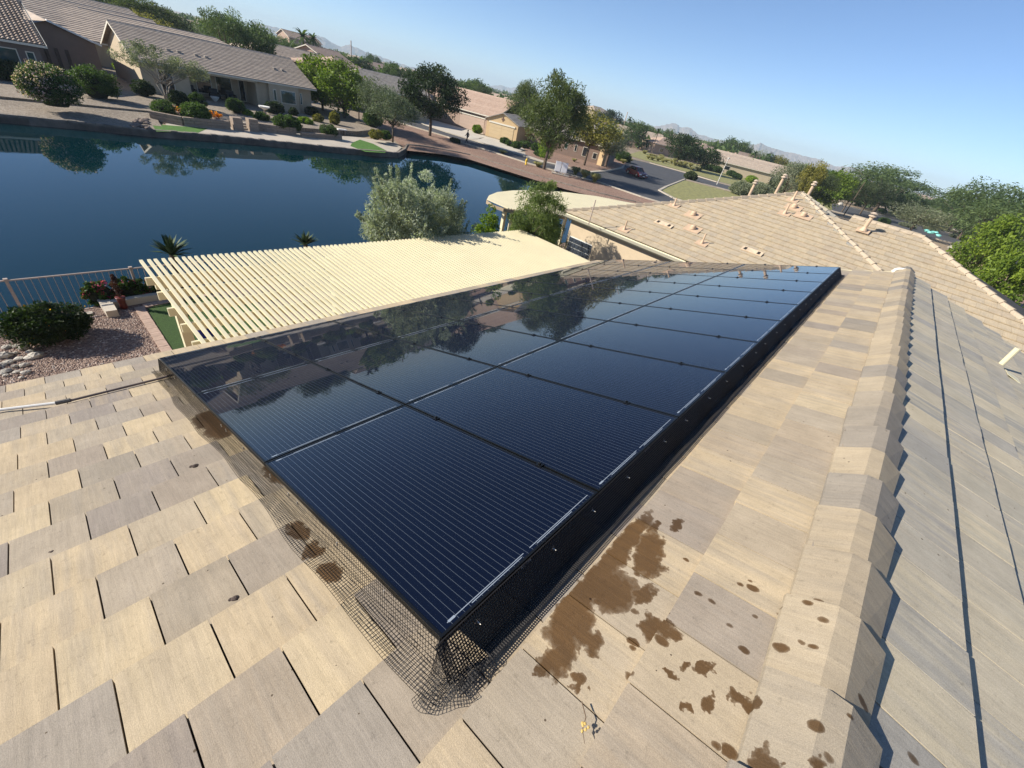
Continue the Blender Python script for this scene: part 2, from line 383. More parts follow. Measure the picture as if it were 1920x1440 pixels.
def bush(name, label, P, rx, ry, h, kind, seed=0, per=60, nc=46, ls=.06, cat='bush', group=None, flower=None, nf=60, sharp=True):
    big = max(rx, ry, h); nc = int(nc * (1.6 if big < 1.3 else 3.0 if big < 2.4 else 4)); per = int(per * 1.3)
    g = np.random.default_rng(seed); cs = []
    while len(cs) < nc:
        p = g.normal(size=3); p /= np.linalg.norm(p)
        if p[2] < -.85: continue
        k = g.uniform(.70, .88); fl_ = 1 + .25 * max(0, -p[2]); cs.append([p[0] * rx * k * fl_, p[1] * ry * k * fl_, h * .46 + p[2] * h * (.5 if p[2] > 0 else .42) * k])
    me = leaves("leaves_" + kind, np.array(cs), g.uniform(.2, .34, nc) * min(rx, ry, h), per, ls, lm(kind), seed, .55, 0, .8)
    r = thing(name, label, cat, tuple(P), 0, group)
    put("foliage", me, None).parent = r
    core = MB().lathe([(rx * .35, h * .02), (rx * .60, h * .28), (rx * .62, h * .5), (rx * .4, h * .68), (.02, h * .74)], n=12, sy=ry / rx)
    o = obj("dark_core", core, mat("bush_core_dark", (0.018, 0.022, 0.01), 1.0, .4, 30, .5)); o.parent = r  # added solid core, its near-black colour stands in for shade inside the leaves
    if flower:
        me = leaves("flowers", np.array(cs)[::2], g.uniform(.2, .3, len(cs[::2])) * min(rx, ry, h), nf, ls * .8, lm(flower), seed + 5, .8, 0, .8)
        put("flowers", me, None, kind='stuff').parent = r
    return r

# ================================================================== OWN HOUSE: roof, tiles, array
WETS = [(1.0, -.29, .10, .07), (.90, -.32, .09, .07), (1.13, -.25, .06, .03), (.67, -.28, .12, .10), (.74, -.39, .07, .04), (.60, -.20, .3, .06), (.43, -.23, .12, .08), (.42, -.32, .05, .06),
        (.30, -.27, .10, .06), (.63, -.47, .07, .05), (.215, -.25, .03, .025), (.276, -.381, .035, .028), (.9, -.19, .34, .05), (.64, -.50, .04, .06), (1.22, -.33, .05, .03),
        (-.06, 1.166, .045, .09), (-.06, .966, .05, .09), (-.07, .772, .045, .07), (.0, 3.158, .12, .25), (.0, 2.9, .1, .2), (.1, 1.854, .1, .2), (.56, -.62, .03, .022), (.50, -.60, .022, .03), (.60, -.68, .03, .02), (.49, -.727, .035, .022), (.435, -.673, .025, .02), (.58, -.80, .03, .035),
        (.42, -.90, .05, .03), (.36, -.94, .07, .022), (.33, -.98, .05, .05), (.45, -1.02, .06, .03), (.30, -1.06, .04, .05), (.40, -1.14, .07, .04), (.24, -1.2, .06, .04)]
TAN = [(.33, .285, .225), (.53, .42, .275), (.57, .45, .29), (.37, .32, .26), (.61, .485, .305), (.31, .265, .225), (.50, .395, .265)]
GRY = [(.38, .355, .31), (.52, .465, .35), (.34, .33, .30), (.62, .53, .37), (.40, .37, .325), (.47, .43, .35)]
m_tileL = tile_mat("roof_tile_sunny_slope", TAN, 0.42, wet=True)
m_tileR = tile_mat("roof_tile_back_slope", GRY, 1.0, wet=True)
m_cap = tile_mat("ridge_tile", [(.235, .215, .185), (.46, .37, .25), (.43, .355, .25), (.26, .235, .205), (.48, .385, .255), (.41, .335, .235)], 0.2, wet=True, facing='R')
m_deck = mat("roof_underlay", (0.03, 0.026, 0.022), 1.0, .3, 10, .2)
m_stucco = mat("cream_stucco", (0.52, 0.42, 0.29), 0.95, .06, 3, .5, .01, bscale=60)
m_cream = mat("cream_paint", (0.63, 0.565, 0.375), 0.6, .04, 2, .1)
m_mortar = mat("white_mortar", (0.72, 0.70, 0.64), 0.95, .12, 20, .6)

house = thing('tiled_house', 'low house in the foreground whose sand and grey tile roof carries the solar array', 'house', (0, 0, -5.0))
XA, XB = -7.2, 11.12
TW, EX, TH = 0.2975, 0.352, 0.027
def quad_area(P):
    q = [PX(p) for p in P]
    if any(x is None for x in q): return 0
    cx = sum(x[0] for x in q) / 4; cy = sum(x[1] for x in q) / 4
    if not (-60 < cx < 1980 and -60 < cy < 1500): return 0
    return abs(sum(q[i][0] * q[(i + 1) % 4][1] - q[(i + 1) % 4][0] * q[i][1] for i in range(4))) / 2
cand = []
def field_tile(S, x0, x1, sa, sb, side, lift):
    g = 0.0032; x0 += g; x1 -= g
    dh = rnd.uniform(-.0015, .0015) + lift; dh2 = rnd.uniform(-.0015, .0015) + lift; ds = rnd.uniform(-.004, .004)
    ha = -0.004; hb = TH if side == 'L' else .055
    P = [S(x0, sa - .045, -.03), S(x1, sa - .045, -.03), S(x1, sb + ds, -.004), S(x0, sb + ds, -.004),
         S(x0, sa - .045, ha + dh), S(x1, sa - .045, ha + dh2), S(x1, sb + ds, hb + dh2), S(x0, sb + ds, hb + dh)]
    return P
for side, S in (('L', SL), ('R', SR)):
    for k in range(-2, 20) if side == 'L' else range(0, 18):
        sb = -.149 + .352 * k if side == 'L' else .43 + .355 * k
        ex = .352 if side == 'L' else .355
        sa = sb - ex
        if side == 'L' and sb > 6.5: continue
        if side == 'L' and k == -2: sa = -1.0
        if side == 'R' and k == 0: sa = .03
        off = (-.2175 if k % 2 else -.065) + (0 if side == 'L' else .07)
        i0 = int((XA - off) / TW) - 1
        for i in range(i0, i0 + 66):
            x0 = off + i * TW; x1 = x0 + TW
            if x1 < XA or x0 > XB: continue
            x0 = max(x0, XA); x1 = min(x1, XB)
            if x1 - x0 < .05: continue
            P = field_tile(S, x0, x1, sa, sb, side, 0)
            a = quad_area([S(x0, sa), S(x1, sa), S(x1, sb), S(x0, sb)])
            if side == 'L' and 0.05 < x0 and x1 < 10.0 and 0.05 < sa and sb < 5.1: a = 0     # under the array
            cand.append([a, side, P, (rnd.random(), rnd.random(), rnd.random()), x0, sa])
cand.sort(key=lambda c: -c[0])
roofs = {}
roofs['L'] = obj('roof', MB().hexa([SL(XA, -1.0, -.06), SL(XB - .03, -1.0, -.06), SL(XB - .03, 6.25, -.06), SL(XA, 6.25, -.06), SL(XA, -1.0, -.026), SL(XB - .03, -1.0, -.026), SL(XB - .03, 6.25, -.026), SL(XA, 6.25, -.026)]), m_deck, house, 'near roof slope facing the lake under sand coloured tiles')
roofs['R'] = obj('roof', MB().hexa([SR(XA, 0.0, -.06), SR(XA, 6.5, -.06), SR(XB - .03, 6.5, -.06), SR(XB - .03, 0.0, -.06), SR(XA, 0.0, -.026), SR(XA, 6.5, -.026), SR(XB - .03, 6.5, -.026), SR(XB - .03, 0.0, -.026)]), m_deck, house, 'roof slope beyond the ridge under grey streaked tiles')
rest = {'L': MB(), 'R': MB()}
for n, (a, side, P, tint, x0, sa) in enumerate(cand):
    if n < 262 and a > 0:
        mb = MB(); mb.cur = tint; mb.hexa(P); obj('tile', mb, m_tileL if side == 'L' else m_tileR, roofs[side])
    else: rest[side].cur = tint; rest[side].hexa(P)
for sd2 in 'LR': obj('small_tiles', rest[sd2], m_tileL if sd2 == 'L' else m_tileR, roofs[sd2], kind='stuff')
# ridge tiles: each one laps over the next one along the ridge
x = XA + .1; k = 0
far_caps = MB()
while x < XB - .1:
    L_ = .40; dy = rnd.uniform(-.008, .008); dz = rnd.uniform(-.003, .004)
    def prof(xx, o, w=1.0):
        return [(xx, -.99 + dy + .145 * w, .105 + o + dz), (xx, -.965 + dy, .207 + o + dz), (xx, -1.03 + dy, .215 + o + dz), (xx, -.99 + dy - .145 * w, .150 + o + dz)]
    A = prof(x, 0, .95); sk = rnd.uniform(-.006, .006); B = prof(x + L_ + sk, .034, 1.09); A2 = [(p[0], p[1], p[2] - .020) for p in A]; B2 = [(p[0], p[1], p[2] - .020) for p in B]
    mb = MB(); mb.cur = (rnd.random(), rnd.random(), rnd.random())
    V = A + B + A2 + B2
    mb.add(V, [(0, 4, 5, 1), (1, 5, 6, 2), (2, 6, 7, 3), (8, 9, 13, 12), (9, 10, 14, 13), (10, 11, 15, 14), (0, 1, 9, 8), (1, 2, 10, 9), (2, 3, 11, 10), (4, 12, 13, 5), (5, 13, 14, 6), (6, 14, 15, 7), (0, 8, 12, 4), (3, 7, 15, 11)])
    obj('ridge_tile', mb, m_cap, house); x += .353
# mortar bed that closes the ridge against the gable end
mb = MB(); q = random.Random(3)
for i in range(14):
    a = math.pi * i / 13; mb.rock((XB - .02 + q.uniform(-.03, .03), -.99 + .17 * math.cos(a), .10 + .1 * math.sin(a)), .045, i)
obj('mortar', mb, m_mortar, house, 'white mortar closing the end of the ridge')
# rake trim, walls, fascia
mb = MB(); mb.beam(SL(XB + .02, -1.0, -.07), SL(XB + .02, 6.25, -.07), .03, .16, N1); mb.beam(SR(XB + .02, 0, -.07), SR(XB + .02, 6.5, -.07), .03, .16, NR)
obj('rake_board', mb, m_cream, house)
zt = -2.36
mb = MB(); mb.box(XA + .4, XB - .4, -6.6, 5.55, -5.0, -2.45)
V = [(XB - .4, -6.6, -2.449), (XB - .4, 5.55, -2.449), (XB - .4, -1.04, .05), (XA + .4, -6.6, -2.449), (XA + .4, 5.55, -2.449), (XA + .4, -1.04, .05)]
mb.add(V, [(0, 1, 2), (3, 5, 4)]); obj('wall', mb, m_stucco, house)
e = SL(0, 6.27, -.03); mb = MB(); mb.box(XA, XB, e.y - .02, e.y + .01, e.z - .19, e.z - .012); obj('fascia', mb, m_cream, house)

# ---- solar array: 10 columns x 3 rows, every panel a thing of its own
m_frame = mat("black_anodised_frame", (0.012, 0.013, 0.014), 0.35, .1, 20, .02, metal=0.6)
m_ribbon = mat("silver_ribbon", (0.30, 0.34, 0.38), 0.35, .1, 30, .02, metal=.3)
m_label = mat("white_label", (0.7, 0.7, 0.72), 0.6, .05, 30, 0)
t = NT("solar_cells"); p = t.new("TexCoord").outputs['Object']; sp = t.new("SeparateXYZ"); t.L(p, sp.inputs[0])
fx = t.math('FRACT', t.math('DIVIDE', sp.outputs[0], 0.0296)); line = t.math('LESS_THAN', fx, 0.05)
fy = t.math('FRACT', t.math('DIVIDE', sp.outputs[1], 0.0835)); seam = t.math('LESS_THAN', fy, 0.02)
mid = t.math('LESS_THAN', t.math('ABSOLUTE', t.math('SUBTRACT', sp.outputs[1], 0.853)), 0.006)
nz = t.noise(t.pos(), 2.0, 3); cell = t.mix(nz, (0.0012, 0.0025, 0.009), (0.002, 0.0045, 0.016))
col = t.mix(t.math('MULTIPLY', seam, 0.5), cell, (0.004, 0.005, 0.01)); col = t.mix(t.math('MULTIPLY', line, 0.5), col, (0.15, 0.18, 0.21))
t.L(col, t.b.inputs['Base Color']); t.b.inputs['Roughness'].default_value = 0.5; t.b.inputs['Specular IOR Level'].default_value = 0.04
t.b.inputs['Coat Weight'].default_value = 1.0; t.b.inputs['Coat IOR'].default_value = 1.34
dust = t.noise(t.pos(), 1.3, 5, .65); t.L(t.ramp(dust, [(0.3, 0.008), (0.75, 0.03)]), t.b.inputs['Coat Roughness'])
MATS['cells'] = t.m
PW, PL, GAP = 1.0, 1.70, 0.012
def make_panel():
    r = thing('solar_panel', '', 'solar panel')
    w_ = .011; mb = MB()
    mb.box(0, w_, 0, PL, -.035, 0); mb.box(PW - w_, PW, 0, PL, -.035, 0); mb.box(w_, PW - w_, 0, w_, -.035, 0); mb.box(w_, PW - w_, PL - w_, PL, -.035, 0)
    obj('frame', mb, m_frame, None).parent = r
    obj('cell_sheet', MB().box(w_, PW - w_, w_, PL - w_, -.008, -.0025), MATS['cells'], None).parent = r
    mb = MB()
    for s0, sg in ((.030, 1), (PL - .030, -1)):
        for xa, xb, o in ((.05, .46, 0), (.16, .44, .014), (.50, .95, 0), (.54, .80, .014)):
            mb.box(xa, xb, s0 - .0018 + o * sg * -.6, s0 + .0018 + o * sg * -.6, -.0024, -.0019)
        mb.box(.055, .085, s0 - .005, s0 + .005, -.0023, -.0017)
    obj('ribbon', mb, m_ribbon, None, kind='stuff').parent = r
    for yy in (.38, 1.32):
        mb = MB(); mb.box(PW - .012, PW + .024, yy - .02, yy + .02, .0006, .005); mb.lathe([(.009, .005), (.009, .014), (.005, .016)], (PW + .006, yy, 0), 8)
        obj('clamp', mb, m_frame, None).parent = r
    return r
rowq = ['in the top row by the ridge', 'in the middle row', 'in the bottom row by the eave']
ordn = ['nearest', 'second', 'third', 'fourth', 'fifth', 'sixth', 'seventh', 'eighth', 'ninth', 'farthest']
refl = ['', 'reflecting dark treetops', 'reflecting the houses over the lake']
pan = make_panel(); first = True
for j in range(3):
    for i in range(10):
        loc = E1 * (i * (PW + GAP) + .0) + E2 * (j * (PL + GAP))
        M = Matrix((E1, E2, N1)).transposed()
        # E1,E2,N1 is left-handed for (x, down slope, normal): use it directly with a flipped x-sheet below
        o = pan if first else copy_thing(pan, loc)
        lab = 'black solar panel, %s of the ten %s' % (ordn[i], rowq[j])
        o.location = loc; o.rotation_euler = (-PIT, 0, 0); o['label'] = lab; o['group'] = 'solar panels of the roof array'; first = False
pan_label = thing('rail', 'black mounting rails under the solar array', 'rail', (0, 0, -.2)); pan_label['category'] = 'mounting rail'
for s_ in (.38, 1.32, 2.09, 3.03, 3.80, 4.74):
    mb = MB(); mb.beam(SL(.03, s_, .125), SL(10.08, s_, .125), .04, .045, N1)
    for xx in np.arange(.6, 10, 1.2): mb.beam(SL(xx, s_, 0.0), SL(xx, s_, .11), .05, .03, E1)
    obj('rail_beam', mb, m_frame, pan_label)
# white printed strips on the outer frame edge of four panels
for k_, xx in enumerate((.44, 1.55, 2.42)):
    t_ = MB(); c0 = E1 * xx + E2 * -.0012 - N1 * .02
    M = Matrix((E1, N1, -E2)).transposed().to_4x4(); M.translation = c0
    t_.box(-.03, .03, -.011, .011, 0, .0006, M)
    o = obj('rating_label', t_, m_label, None, 'small white printed sticker on the %s panel frame edge facing the ridge' % ('nearest', 'second', 'third')[k_], 'sticker', 'stickers on the frame edge')
    q2 = MB()
    for r_ in range(4): q2.box(-.026, .022 - .006 * (r_ % 2), -.009 + r_ * .005, -.0065 + r_ * .005, .0007, .0011, M)
    obj('print', q2, mat("label_ink", (.05, .05, .06), .8, 0, 1, 0), o)

# ---- wire mesh guard: skirts from the frame down to the tiles
m_wire = mat("black_wire", (0.010, 0.008, 0.007), 0.7, .3, 40, 0)
guard = thing('wire_mesh_guard', 'black wire mesh skirt closing the gap under the solar panels', 'wire mesh', tuple(SL(0, 0)))
def wire(mb, pts, r=.0011): mb.tube(pts, r, 3, False)
g = random.Random(5)
def skirt(path, outdir, length_pts, name, wob=.006):
    pass
# side skirt along the near edge (x = 0) of the array
def side_pt(s, u):       # u: 0 at the frame, 1 at the outer hem
    o = .118 + .012 * math.sin(s * 2.3) + .008 * math.sin(s * 7.1)
    if u < .45: f = u / .45; return SL(-.004 - .030 * f, s, .155 * (1 - f) + .016 + .006 * math.sin(s * 9) * f)
    f = (u - .45) / .55; return SL(-.034 - (o - .034) * f, s, .032 + .004 * math.sin(s * 13 + f * 4))
mb = MB(); n = int(5.3 / .016)
for i in range(n):
    s_ = -.06 + i * .016; wire(mb, [side_pt(s_, u) for u in (0, .3, .45, .7, 1.0)])
for u in np.linspace(0, 1, 14): wire(mb, [side_pt(-.06 + a * .11, u) for a in range(49)])
obj('side_skirt', mb, m_wire, guard, kind='stuff')
def top_pt(x, u):
    if u < .7: f = u / .7; return SL(x, -.006 - .05 * f, .155 * (1 - f) + .030)
    f = (u - .7) / .3; return SL(x, -.056 - .05 * f, .034 + .004 * math.sin(x * 11))
mb = MB(); n = int(10.2 / .0105)
for i in range(n): wire(mb, [top_pt(-.03 + i * .0105, u) for u in (0, .7, 1.0)], .0024)
for u in np.linspace(0, 1, 19): wire(mb, [top_pt(-.03 + a * .2, u) for a in range(52)], .0024)
obj('top_skirt', mb, m_wire, guard, kind='stuff')
# crumpled overlap at the corner
def cor_pt(a, u):
    an = a * math.pi / 2; rr = .012 + .14 * u + .014 * math.sin(an * 5) * u; h = .15 * (1 - u) ** 3.2 + .030 + .007 * math.sin(an * 9 + u * 6) * (1 - u * .5)
    return SL(.012 - rr * math.cos(an), .012 - rr * math.sin(an), h)
mb = MB()
for a in np.linspace(0, 1, 22): wire(mb, [cor_pt(a, u) for u in np.linspace(0, 1, 6)])
for u in np.linspace(0, 1, 13): wire(mb, [cor_pt(a, u) for a in np.linspace(0, 1, 10)])
for i in range(9):
    z_ = .03 + .02 * math.sin(i); wire(mb, [SL(.02 + i * .013, -.02 - j_ * .014, .1 - j_ * .01 + .01 * math.sin(i + j_)) for j_ in range(9)])
    wire(mb, [SL(.02 + j_ * .013, -.02 - i * .014, .1 - i * .01 + .01 * math.sin(i + j_)) for j_ in range(9)])
obj('corner_skirt', mb, m_wire, guard, kind='stuff')
m_disc = mat("galvanised_clip", (.45, .42, .37), .45, .2, 60, .05, metal=.5)
for x_ in [.145, .60, .92, 1.27, 1.75, 2.10, 2.55, 2.96, 3.4, 3.85, 4.2, 4.7, 5.1, 5.6, 6.0, 6.4, 6.8, 7.2, 7.7, 8.1, 8.5, 8.9, 9.3, 9.7]:
    q2 = MB(); c0 = E1 * x_ - E2 * .016 - N1 * .052; q2.lathe([(.013, 0), (.0135, .0015), (.004, .004), (.002, .02)], c0, 10, ax=-E2)
    obj('clip', q2, m_disc, guard)
for s_ in [.35, .75, 1.2, 1.32, 1.6, 2.1, 2.5, 2.62, 3.1, 3.5, 3.9, 4.3, 4.7]:
    q2 = MB(); q2.beam(E1 * -.013 + E2 * s_ - N1 * .03, E1 * -.013 + E2 * (s_ + .004) - N1 * .055, .006, .004); obj('clip', q2, m_disc, guard)
# conduit and cable crossing the tiles
m_pvc = mat("grey_conduit", (.55, .54, .52), .5, .08, 9, .05)
cn = thing('conduit', 'thin pale conduit crossing the tiles to the corner of the array', 'conduit', tuple(SL(-.5, 4.8)))
mb = MB(); mb.tube([SL(-3.2, 5.45, .055), SL(-1.244, 5.06, .05), SL(-.86, 4.80, .05)], .014, 8); obj('pipe', mb, m_pvc, cn)
mb = MB(); mb.tube([SL(-.88, 4.81, .05), SL(-.78, 4.79, .05)], .021, 8); obj('coupling', mb, mat("dark_fitting", (.1, .09, .08), .6), cn)
mb = MB(); mb.tube([SL(-.80, 4.79, .046), SL(-.13, 4.775, .05), SL(.1, 4.77, .06)], .012, 8); obj('pipe', mb, mat("brown_conduit", (.16, .12, .1), .6), cn)
cb = MB(); cb.tube([SL(-.02 - .04 * a, -.0 + .012 * a * math.sin(a), .03 - .0 * a) for a in range(5)], .003, 5)
# small litter
m_straw = mat("dry_straw", (.55, .38, .12), .9, .2, 80, .1)
tw = thing('dry_twig', 'dry twig with small yellow flowers lying on the lower tiles', 'twig', tuple(SL(.17, -.46)))
mb = MB(); mb.tube([SL(.22, -.42, .034), SL(.19, -.455, .036), SL(.155, -.465, .034), SL(.13, -.49, .034)], [.0022, .0018, .0015, .0008], 5); obj('stem', mb, mat("twig_brown", (.12, .08, .05), .95), tw)
mb = MB()
for i in range(7): mb.rock(SL(.163 + g.uniform(-.012, .012), -.466 + g.uniform(-.012, .012), .036), .0055, i)
obj('flowers', mb, m_straw, tw)
for (x_, s_, r_, lb) in ((-.262, 2.36, .022, 'dark dry leaf curled against the hem of the wire mesh'), (-.41, .93, .016, 'dry grey seed head on a tile left of the array'), (-.95, 2.0, .008, 'tiny dark pod on the tiles far left')):
    mb = MB(); mb.rock(SL(x_, s_, .034), r_, int(r_ * 1e4), .5); mb.rock(SL(x_ - r_, s_ + r_ * .6, .034), r_ * .6, 3, .4); obj('debris', mb, mat("debris_brown", (.07, .05, .04), .95), None, lb, 'debris')
# cream vent on the back slope
vt = thing('roof_vent', 'cream painted vent pipe standing on the grey slope beyond the ridge', 'vent', tuple(SR(8.2, 1.5)))
b = SR(8.22, 1.50, .02); mb = MB(); mb.tube([b, b + Vector((0, 0, .30))], .035, 10); obj('pipe', mb, m_cream, vt)
mb = MB(); M = Matrix((E1, E2R, NR)).transposed().to_4x4(); M.translation = SR(8.05, 1.62, .034); mb.box(-.12, .12, -.06, .12, 0, .006, M); obj('flashing', mb, m_cream, vt)

# ================================================================== GROUND, LAKE
m_water = None
t = NT("lake_water"); p = t.pos()
t.b.inputs['Base Color'].default_value = (0.001, 0.017, 0.023, 1); t.b.inputs['Roughness'].default_value = 0.015
t.b.inputs['IOR'].default_value = 1.333; t.b.inputs['Specular IOR Level'].default_value = 0.5
n1 = t.noise(t.scale(p, (1.4, 3.0, 1)), 1.0, 3, .5); n2 = t.noise(t.scale(p, (.12, .2, 1)), 1.0, 3, .5)
t.bump(t.math('MULTIPLY', n1, t.ramp(n2, [(.35, .3), (.65, 1.0)])), 0.04, 0.02); m_water = t.m
m_gravel = ground_mat("brown_gravel", (.16, .10, .075), (.26, .18, .14), (.36, .27, .22), 34, .9, .03)
m_gravel_far = ground_mat("red_brown_gravel", (.20, .115, .08), (.27, .165, .115), (.34, .23, .17), 9, .6, .05, .15)
m_desert = ground_mat("desert_soil", (.22, .16, .11), (.29, .22, .15), (.36, .28, .19), 3, .5, .08, .05)
m_tan_gravel = ground_mat("tan_gravel", (.19, .15, .11), (.27, .22, .165), (.38, .32, .25), 12, .7, .04, .3)
m_asphalt = mat("asphalt", (.055, .056, .06), .92, .15, .6, .3, .01, bscale=30)
m_conc = mat("pale_concrete", (.42, .37, .30), .9, .1, .8, .2)
m_conc2 = mat("driveway_concrete", (.50, .45, .37), .9, .08, .8, .2)
m_shore = mat("shore_wall", (.22, .18, .145), .9, .3, 3, .6)
m_turf = mat("artificial_turf", (.035, .075, .012), .95, .3, 40, .8, .01)
m_lawn = mat("lawn", (.055, .14, .012), .95, .25, 4, .6, .02)
m_drygrass = mat("dry_lawn", (.22, .21, .075), .95, .35, 1.5, .6, .02)
m_block = mat("retaining_block", (.27, .21, .16), .95, .15, 5, .5)

far_px = [(-260, 205), (0, 230), (167, 245), (283, 257), (433, 268), (560, 280), (633, 287), (700, 293), (747, 296), (760, 288), (765, 279), (790, 281), (827, 287), (880, 297), (960, 322), (1000, 335), (1060, 353), (1120, 369), (1190, 386)]
shoreF = [G(u, v, ZW) for u, v in far_px]
shore = [(-70, 40), (-30, 42)] + [(P.x, P.y) for P in shoreF] + [(49, 20.5), (47, 18.5), (42, 17.5), (34, 16.2), (26, 15.5), (18, 14.6), (12, 14.2), (4, 14.0), (-4, 14.3), (-20, 15), (-70, 17)]
big = [(-6500, -6500), (7500, -6500), (7500, 7500), (-6500, 7500)]
sheet('ground', big, ZS - .07, m_desert, [shore])
sheet('lake_water', [(-90, 12), (60, 12), (60, 52), (-90, 52)], ZW, m_water, label=None)
mb = MB()
for i in range(len(shore)):
    a, b = shore[i], shore[(i + 1) % len(shore)]
    mb.add([(a[0], a[1], ZW - .6), (b[0], b[1], ZW - .6), (b[0], b[1], ZS - .06), (a[0], a[1], ZS - .06)], [(0, 1, 2, 3)])
obj('lake_bank', mb, m_shore, None, kind='structure')
# low stone kerb along the far shore
kb = thing('shore_kerb', 'low dark block kerb edging the far side of the lake', 'kerb', (20, 43, ZW))
mb = MB(); q = random.Random(2); cnt = 0
seg = shore[1:22]; blocks = []
for i in range(len(seg) - 1):
    a, b = Vector((seg[i][0], seg[i][1], 0)), Vector((seg[i + 1][0], seg[i + 1][1], 0)); L_ = (b - a).length; n = max(1, int(L_ / .42))
    for j in range(n):
        p0 = a.lerp(b, j / n); p1 = a.lerp(b, (j + .94) / n); z1 = ZS + .05 + q.uniform(-.02, .03)
        mb.hexa([(*((p0.x, p0.y)), ZW - .2), (p1.x, p1.y, ZW - .2), (p1.x, p1.y + .3, ZW - .2), (p0.x, p0.y + .3, ZW - .2), (p0.x, p0.y, z1), (p1.x, p1.y, z1), (p1.x, p1.y + .3, z1), (p0.x, p0.y + .3, z1)])
obj('kerb_block', mb, mat("kerb_block", (.20, .17, .14), .9, .3, 2, .6), kb, kind='stuff')

# ================================================================== OWN YARD
slab('back_yard', [(-14, 5.0), (14.6, 5.0), (14.6, 9.6), (24, 9.6), (24, 13.0), (14, 13.42), (-.1, 13.42), (-.16, 13.02), (-14, 13.02)], ZW - .3, ZY, m_gravel, kind='structure')
slab('bank_ledge', [(-14, 12.9), (24, 12.7), (24, 13.4), (14, 13.85), (-14, 13.85)], ZW - .3, ZY - .24, m_gravel, kind='structure')
slab('house_pad', [(-14, 5.02), (-14, -12), (40, -12), (40, 5), (24.5, 9.55), (14.65, 9.55), (14.65, 5.02)], ZW - .3, ZY - .01, m_desert, kind='structure')
sheet('paving', [(3.2, 5.2), (14.55, 5.2), (14.55, 9.2), (3.2, 9.2)], ZY + .006, m_conc, label=None)
GY = lambda u, v: G(u, v, ZY)
lawn = [(.86, 12.75), (1.2, 13.0), (2.4, 12.9), (3.2, 12.2), (3.2, 8.9), (.80, 8.9), (.80, 10.5)]
sheet('turf', lawn, ZY + .014, m_turf)
ed = thing('brick_edging', 'single course of tan bricks edging the turf strip beside the slatted pergola', 'edging', (.7, 11.6, ZY))
m_brick = mat("tan_brick", (.42, .30, .23), .9, .14, 9, .3)
pts = [Vector((.74, 8.9, 0)), Vector((.74, 10.5, 0)), Vector((.80, 12.72, 0))]
y = 9.0
while y < 12.85:
    xx = .70 + .02 * (y - 9) / 3.7 + rnd.uniform(-.004, .004); mb = MB(); mb.box(xx - .10, xx + .10, y, y + .098, ZY, ZY + .035 + rnd.uniform(0, .005)); obj('brick', mb, m_brick, ed); y += .106
for a_ in range(14):
    xx = .82 + a_ * .106; yy = 12.84 + .14 * math.sin(a_ / 13 * 1.5); mb = MB(); mb.box(xx, xx + .098, yy, yy + .2, ZY, ZY + .037); obj('brick', mb, m_brick, ed)
# loose pebbles
g2 = np.random.default_rng(4); N = 9000; px_ = g2.uniform(-4.2, .68, N); py_ = g2.uniform(8.9, 13.0, N)
o8 = np.array([(1, 0, 0), (0, 1, 0), (-1, 0, 0), (0, -1, 0), (0, 0, .6), (0, 0, -.6)]); f8 = [(0, 1, 4), (1, 2, 4), (2, 3, 4), (3, 0, 4)]
rr = g2.uniform(.012, .03, N); an = g2.uniform(0, 6.28, N); V = []
ca, sa_ = np.cos(an), np.sin(an)
for vx, vy, vz in o8[:5]:
    V.append(np.stack([px_ + rr * (ca * vx * 1.2 - sa_ * vy), py_ + rr * (sa_ * vx * 1.2 + ca * vy), np.full(N, ZY + .002) + rr * vz], 1))
V = np.stack(V, 1).reshape(-1, 3); mb = MB(); mb.v = V.tolist(); mb.f = [[b + 5 * i for b in f] for i in range(N) for f in f8]; tt = g2.uniform(0, 1, (N, 3)); mb.t = [tuple(tt[i]) for i in range(N) for _ in range(4)]; mb.mi = [0] * len(mb.f)
t = NT("pebbles"); a_ = t.attr("tint"); sp = t.new("SeparateXYZ"); t.L(a_.outputs['Vector'], sp.inputs[0])
t.L(t.ramp(sp.outputs[0], [(0, (.15, .09, .07)), (.4, (.28, .19, .15)), (.8, (.40, .30, .24)), (1, (.55, .47, .40))]), t.b.inputs['Base Color']); t.b.inputs['Roughness'].default_value = .9
obj('gravel', mb, t.m, None, kind='stuff')
# white river rocks at the left edge
m_rock = mat("pale_rock", (.36, .33, .28), .85, .5, 2.5, .6)
i = 0
for (u, v) in [(12, 655), (30, 648), (8, 668), (28, 664), (48, 652), (62, 660), (75, 663), (20, 680), (38, 676), (55, 672), (10, 693), (28, 690), (45, 686), (3, 703), (16, 706), (34, 700), (52, 697), (4, 682), (66, 672), (-10, 690), (-14, 670), (40, 712)]:
    P = GY(u + rnd.uniform(-5, 5), v + rnd.uniform(-4, 4)); mb = MB(); mb.rock((P.x, P.y, ZY + .02), rnd.uniform(.04, .14), i, rnd.uniform(.35, .7))
    obj('river_rock', mb, m_rock, None, 'pale rounded river rock in the pile below the dark bush, no other detail', 'rock', 'river rocks left of the gravel'); i += 1
for o_ in [o for o in bpy.data.objects if o.name.startswith('river_rock')]: o_['label'] = 'pale rounded rock in the pile below the dark flowering bush'
# dark flowering bush
bush('flowering_bush', 'dark rounded bush with a few red flowers in front of the iron fence', (-1.0, 12.0, ZY), .74, .60, .92, 'dark', 3, 95, 60, .055, flower='orange', nf=1)
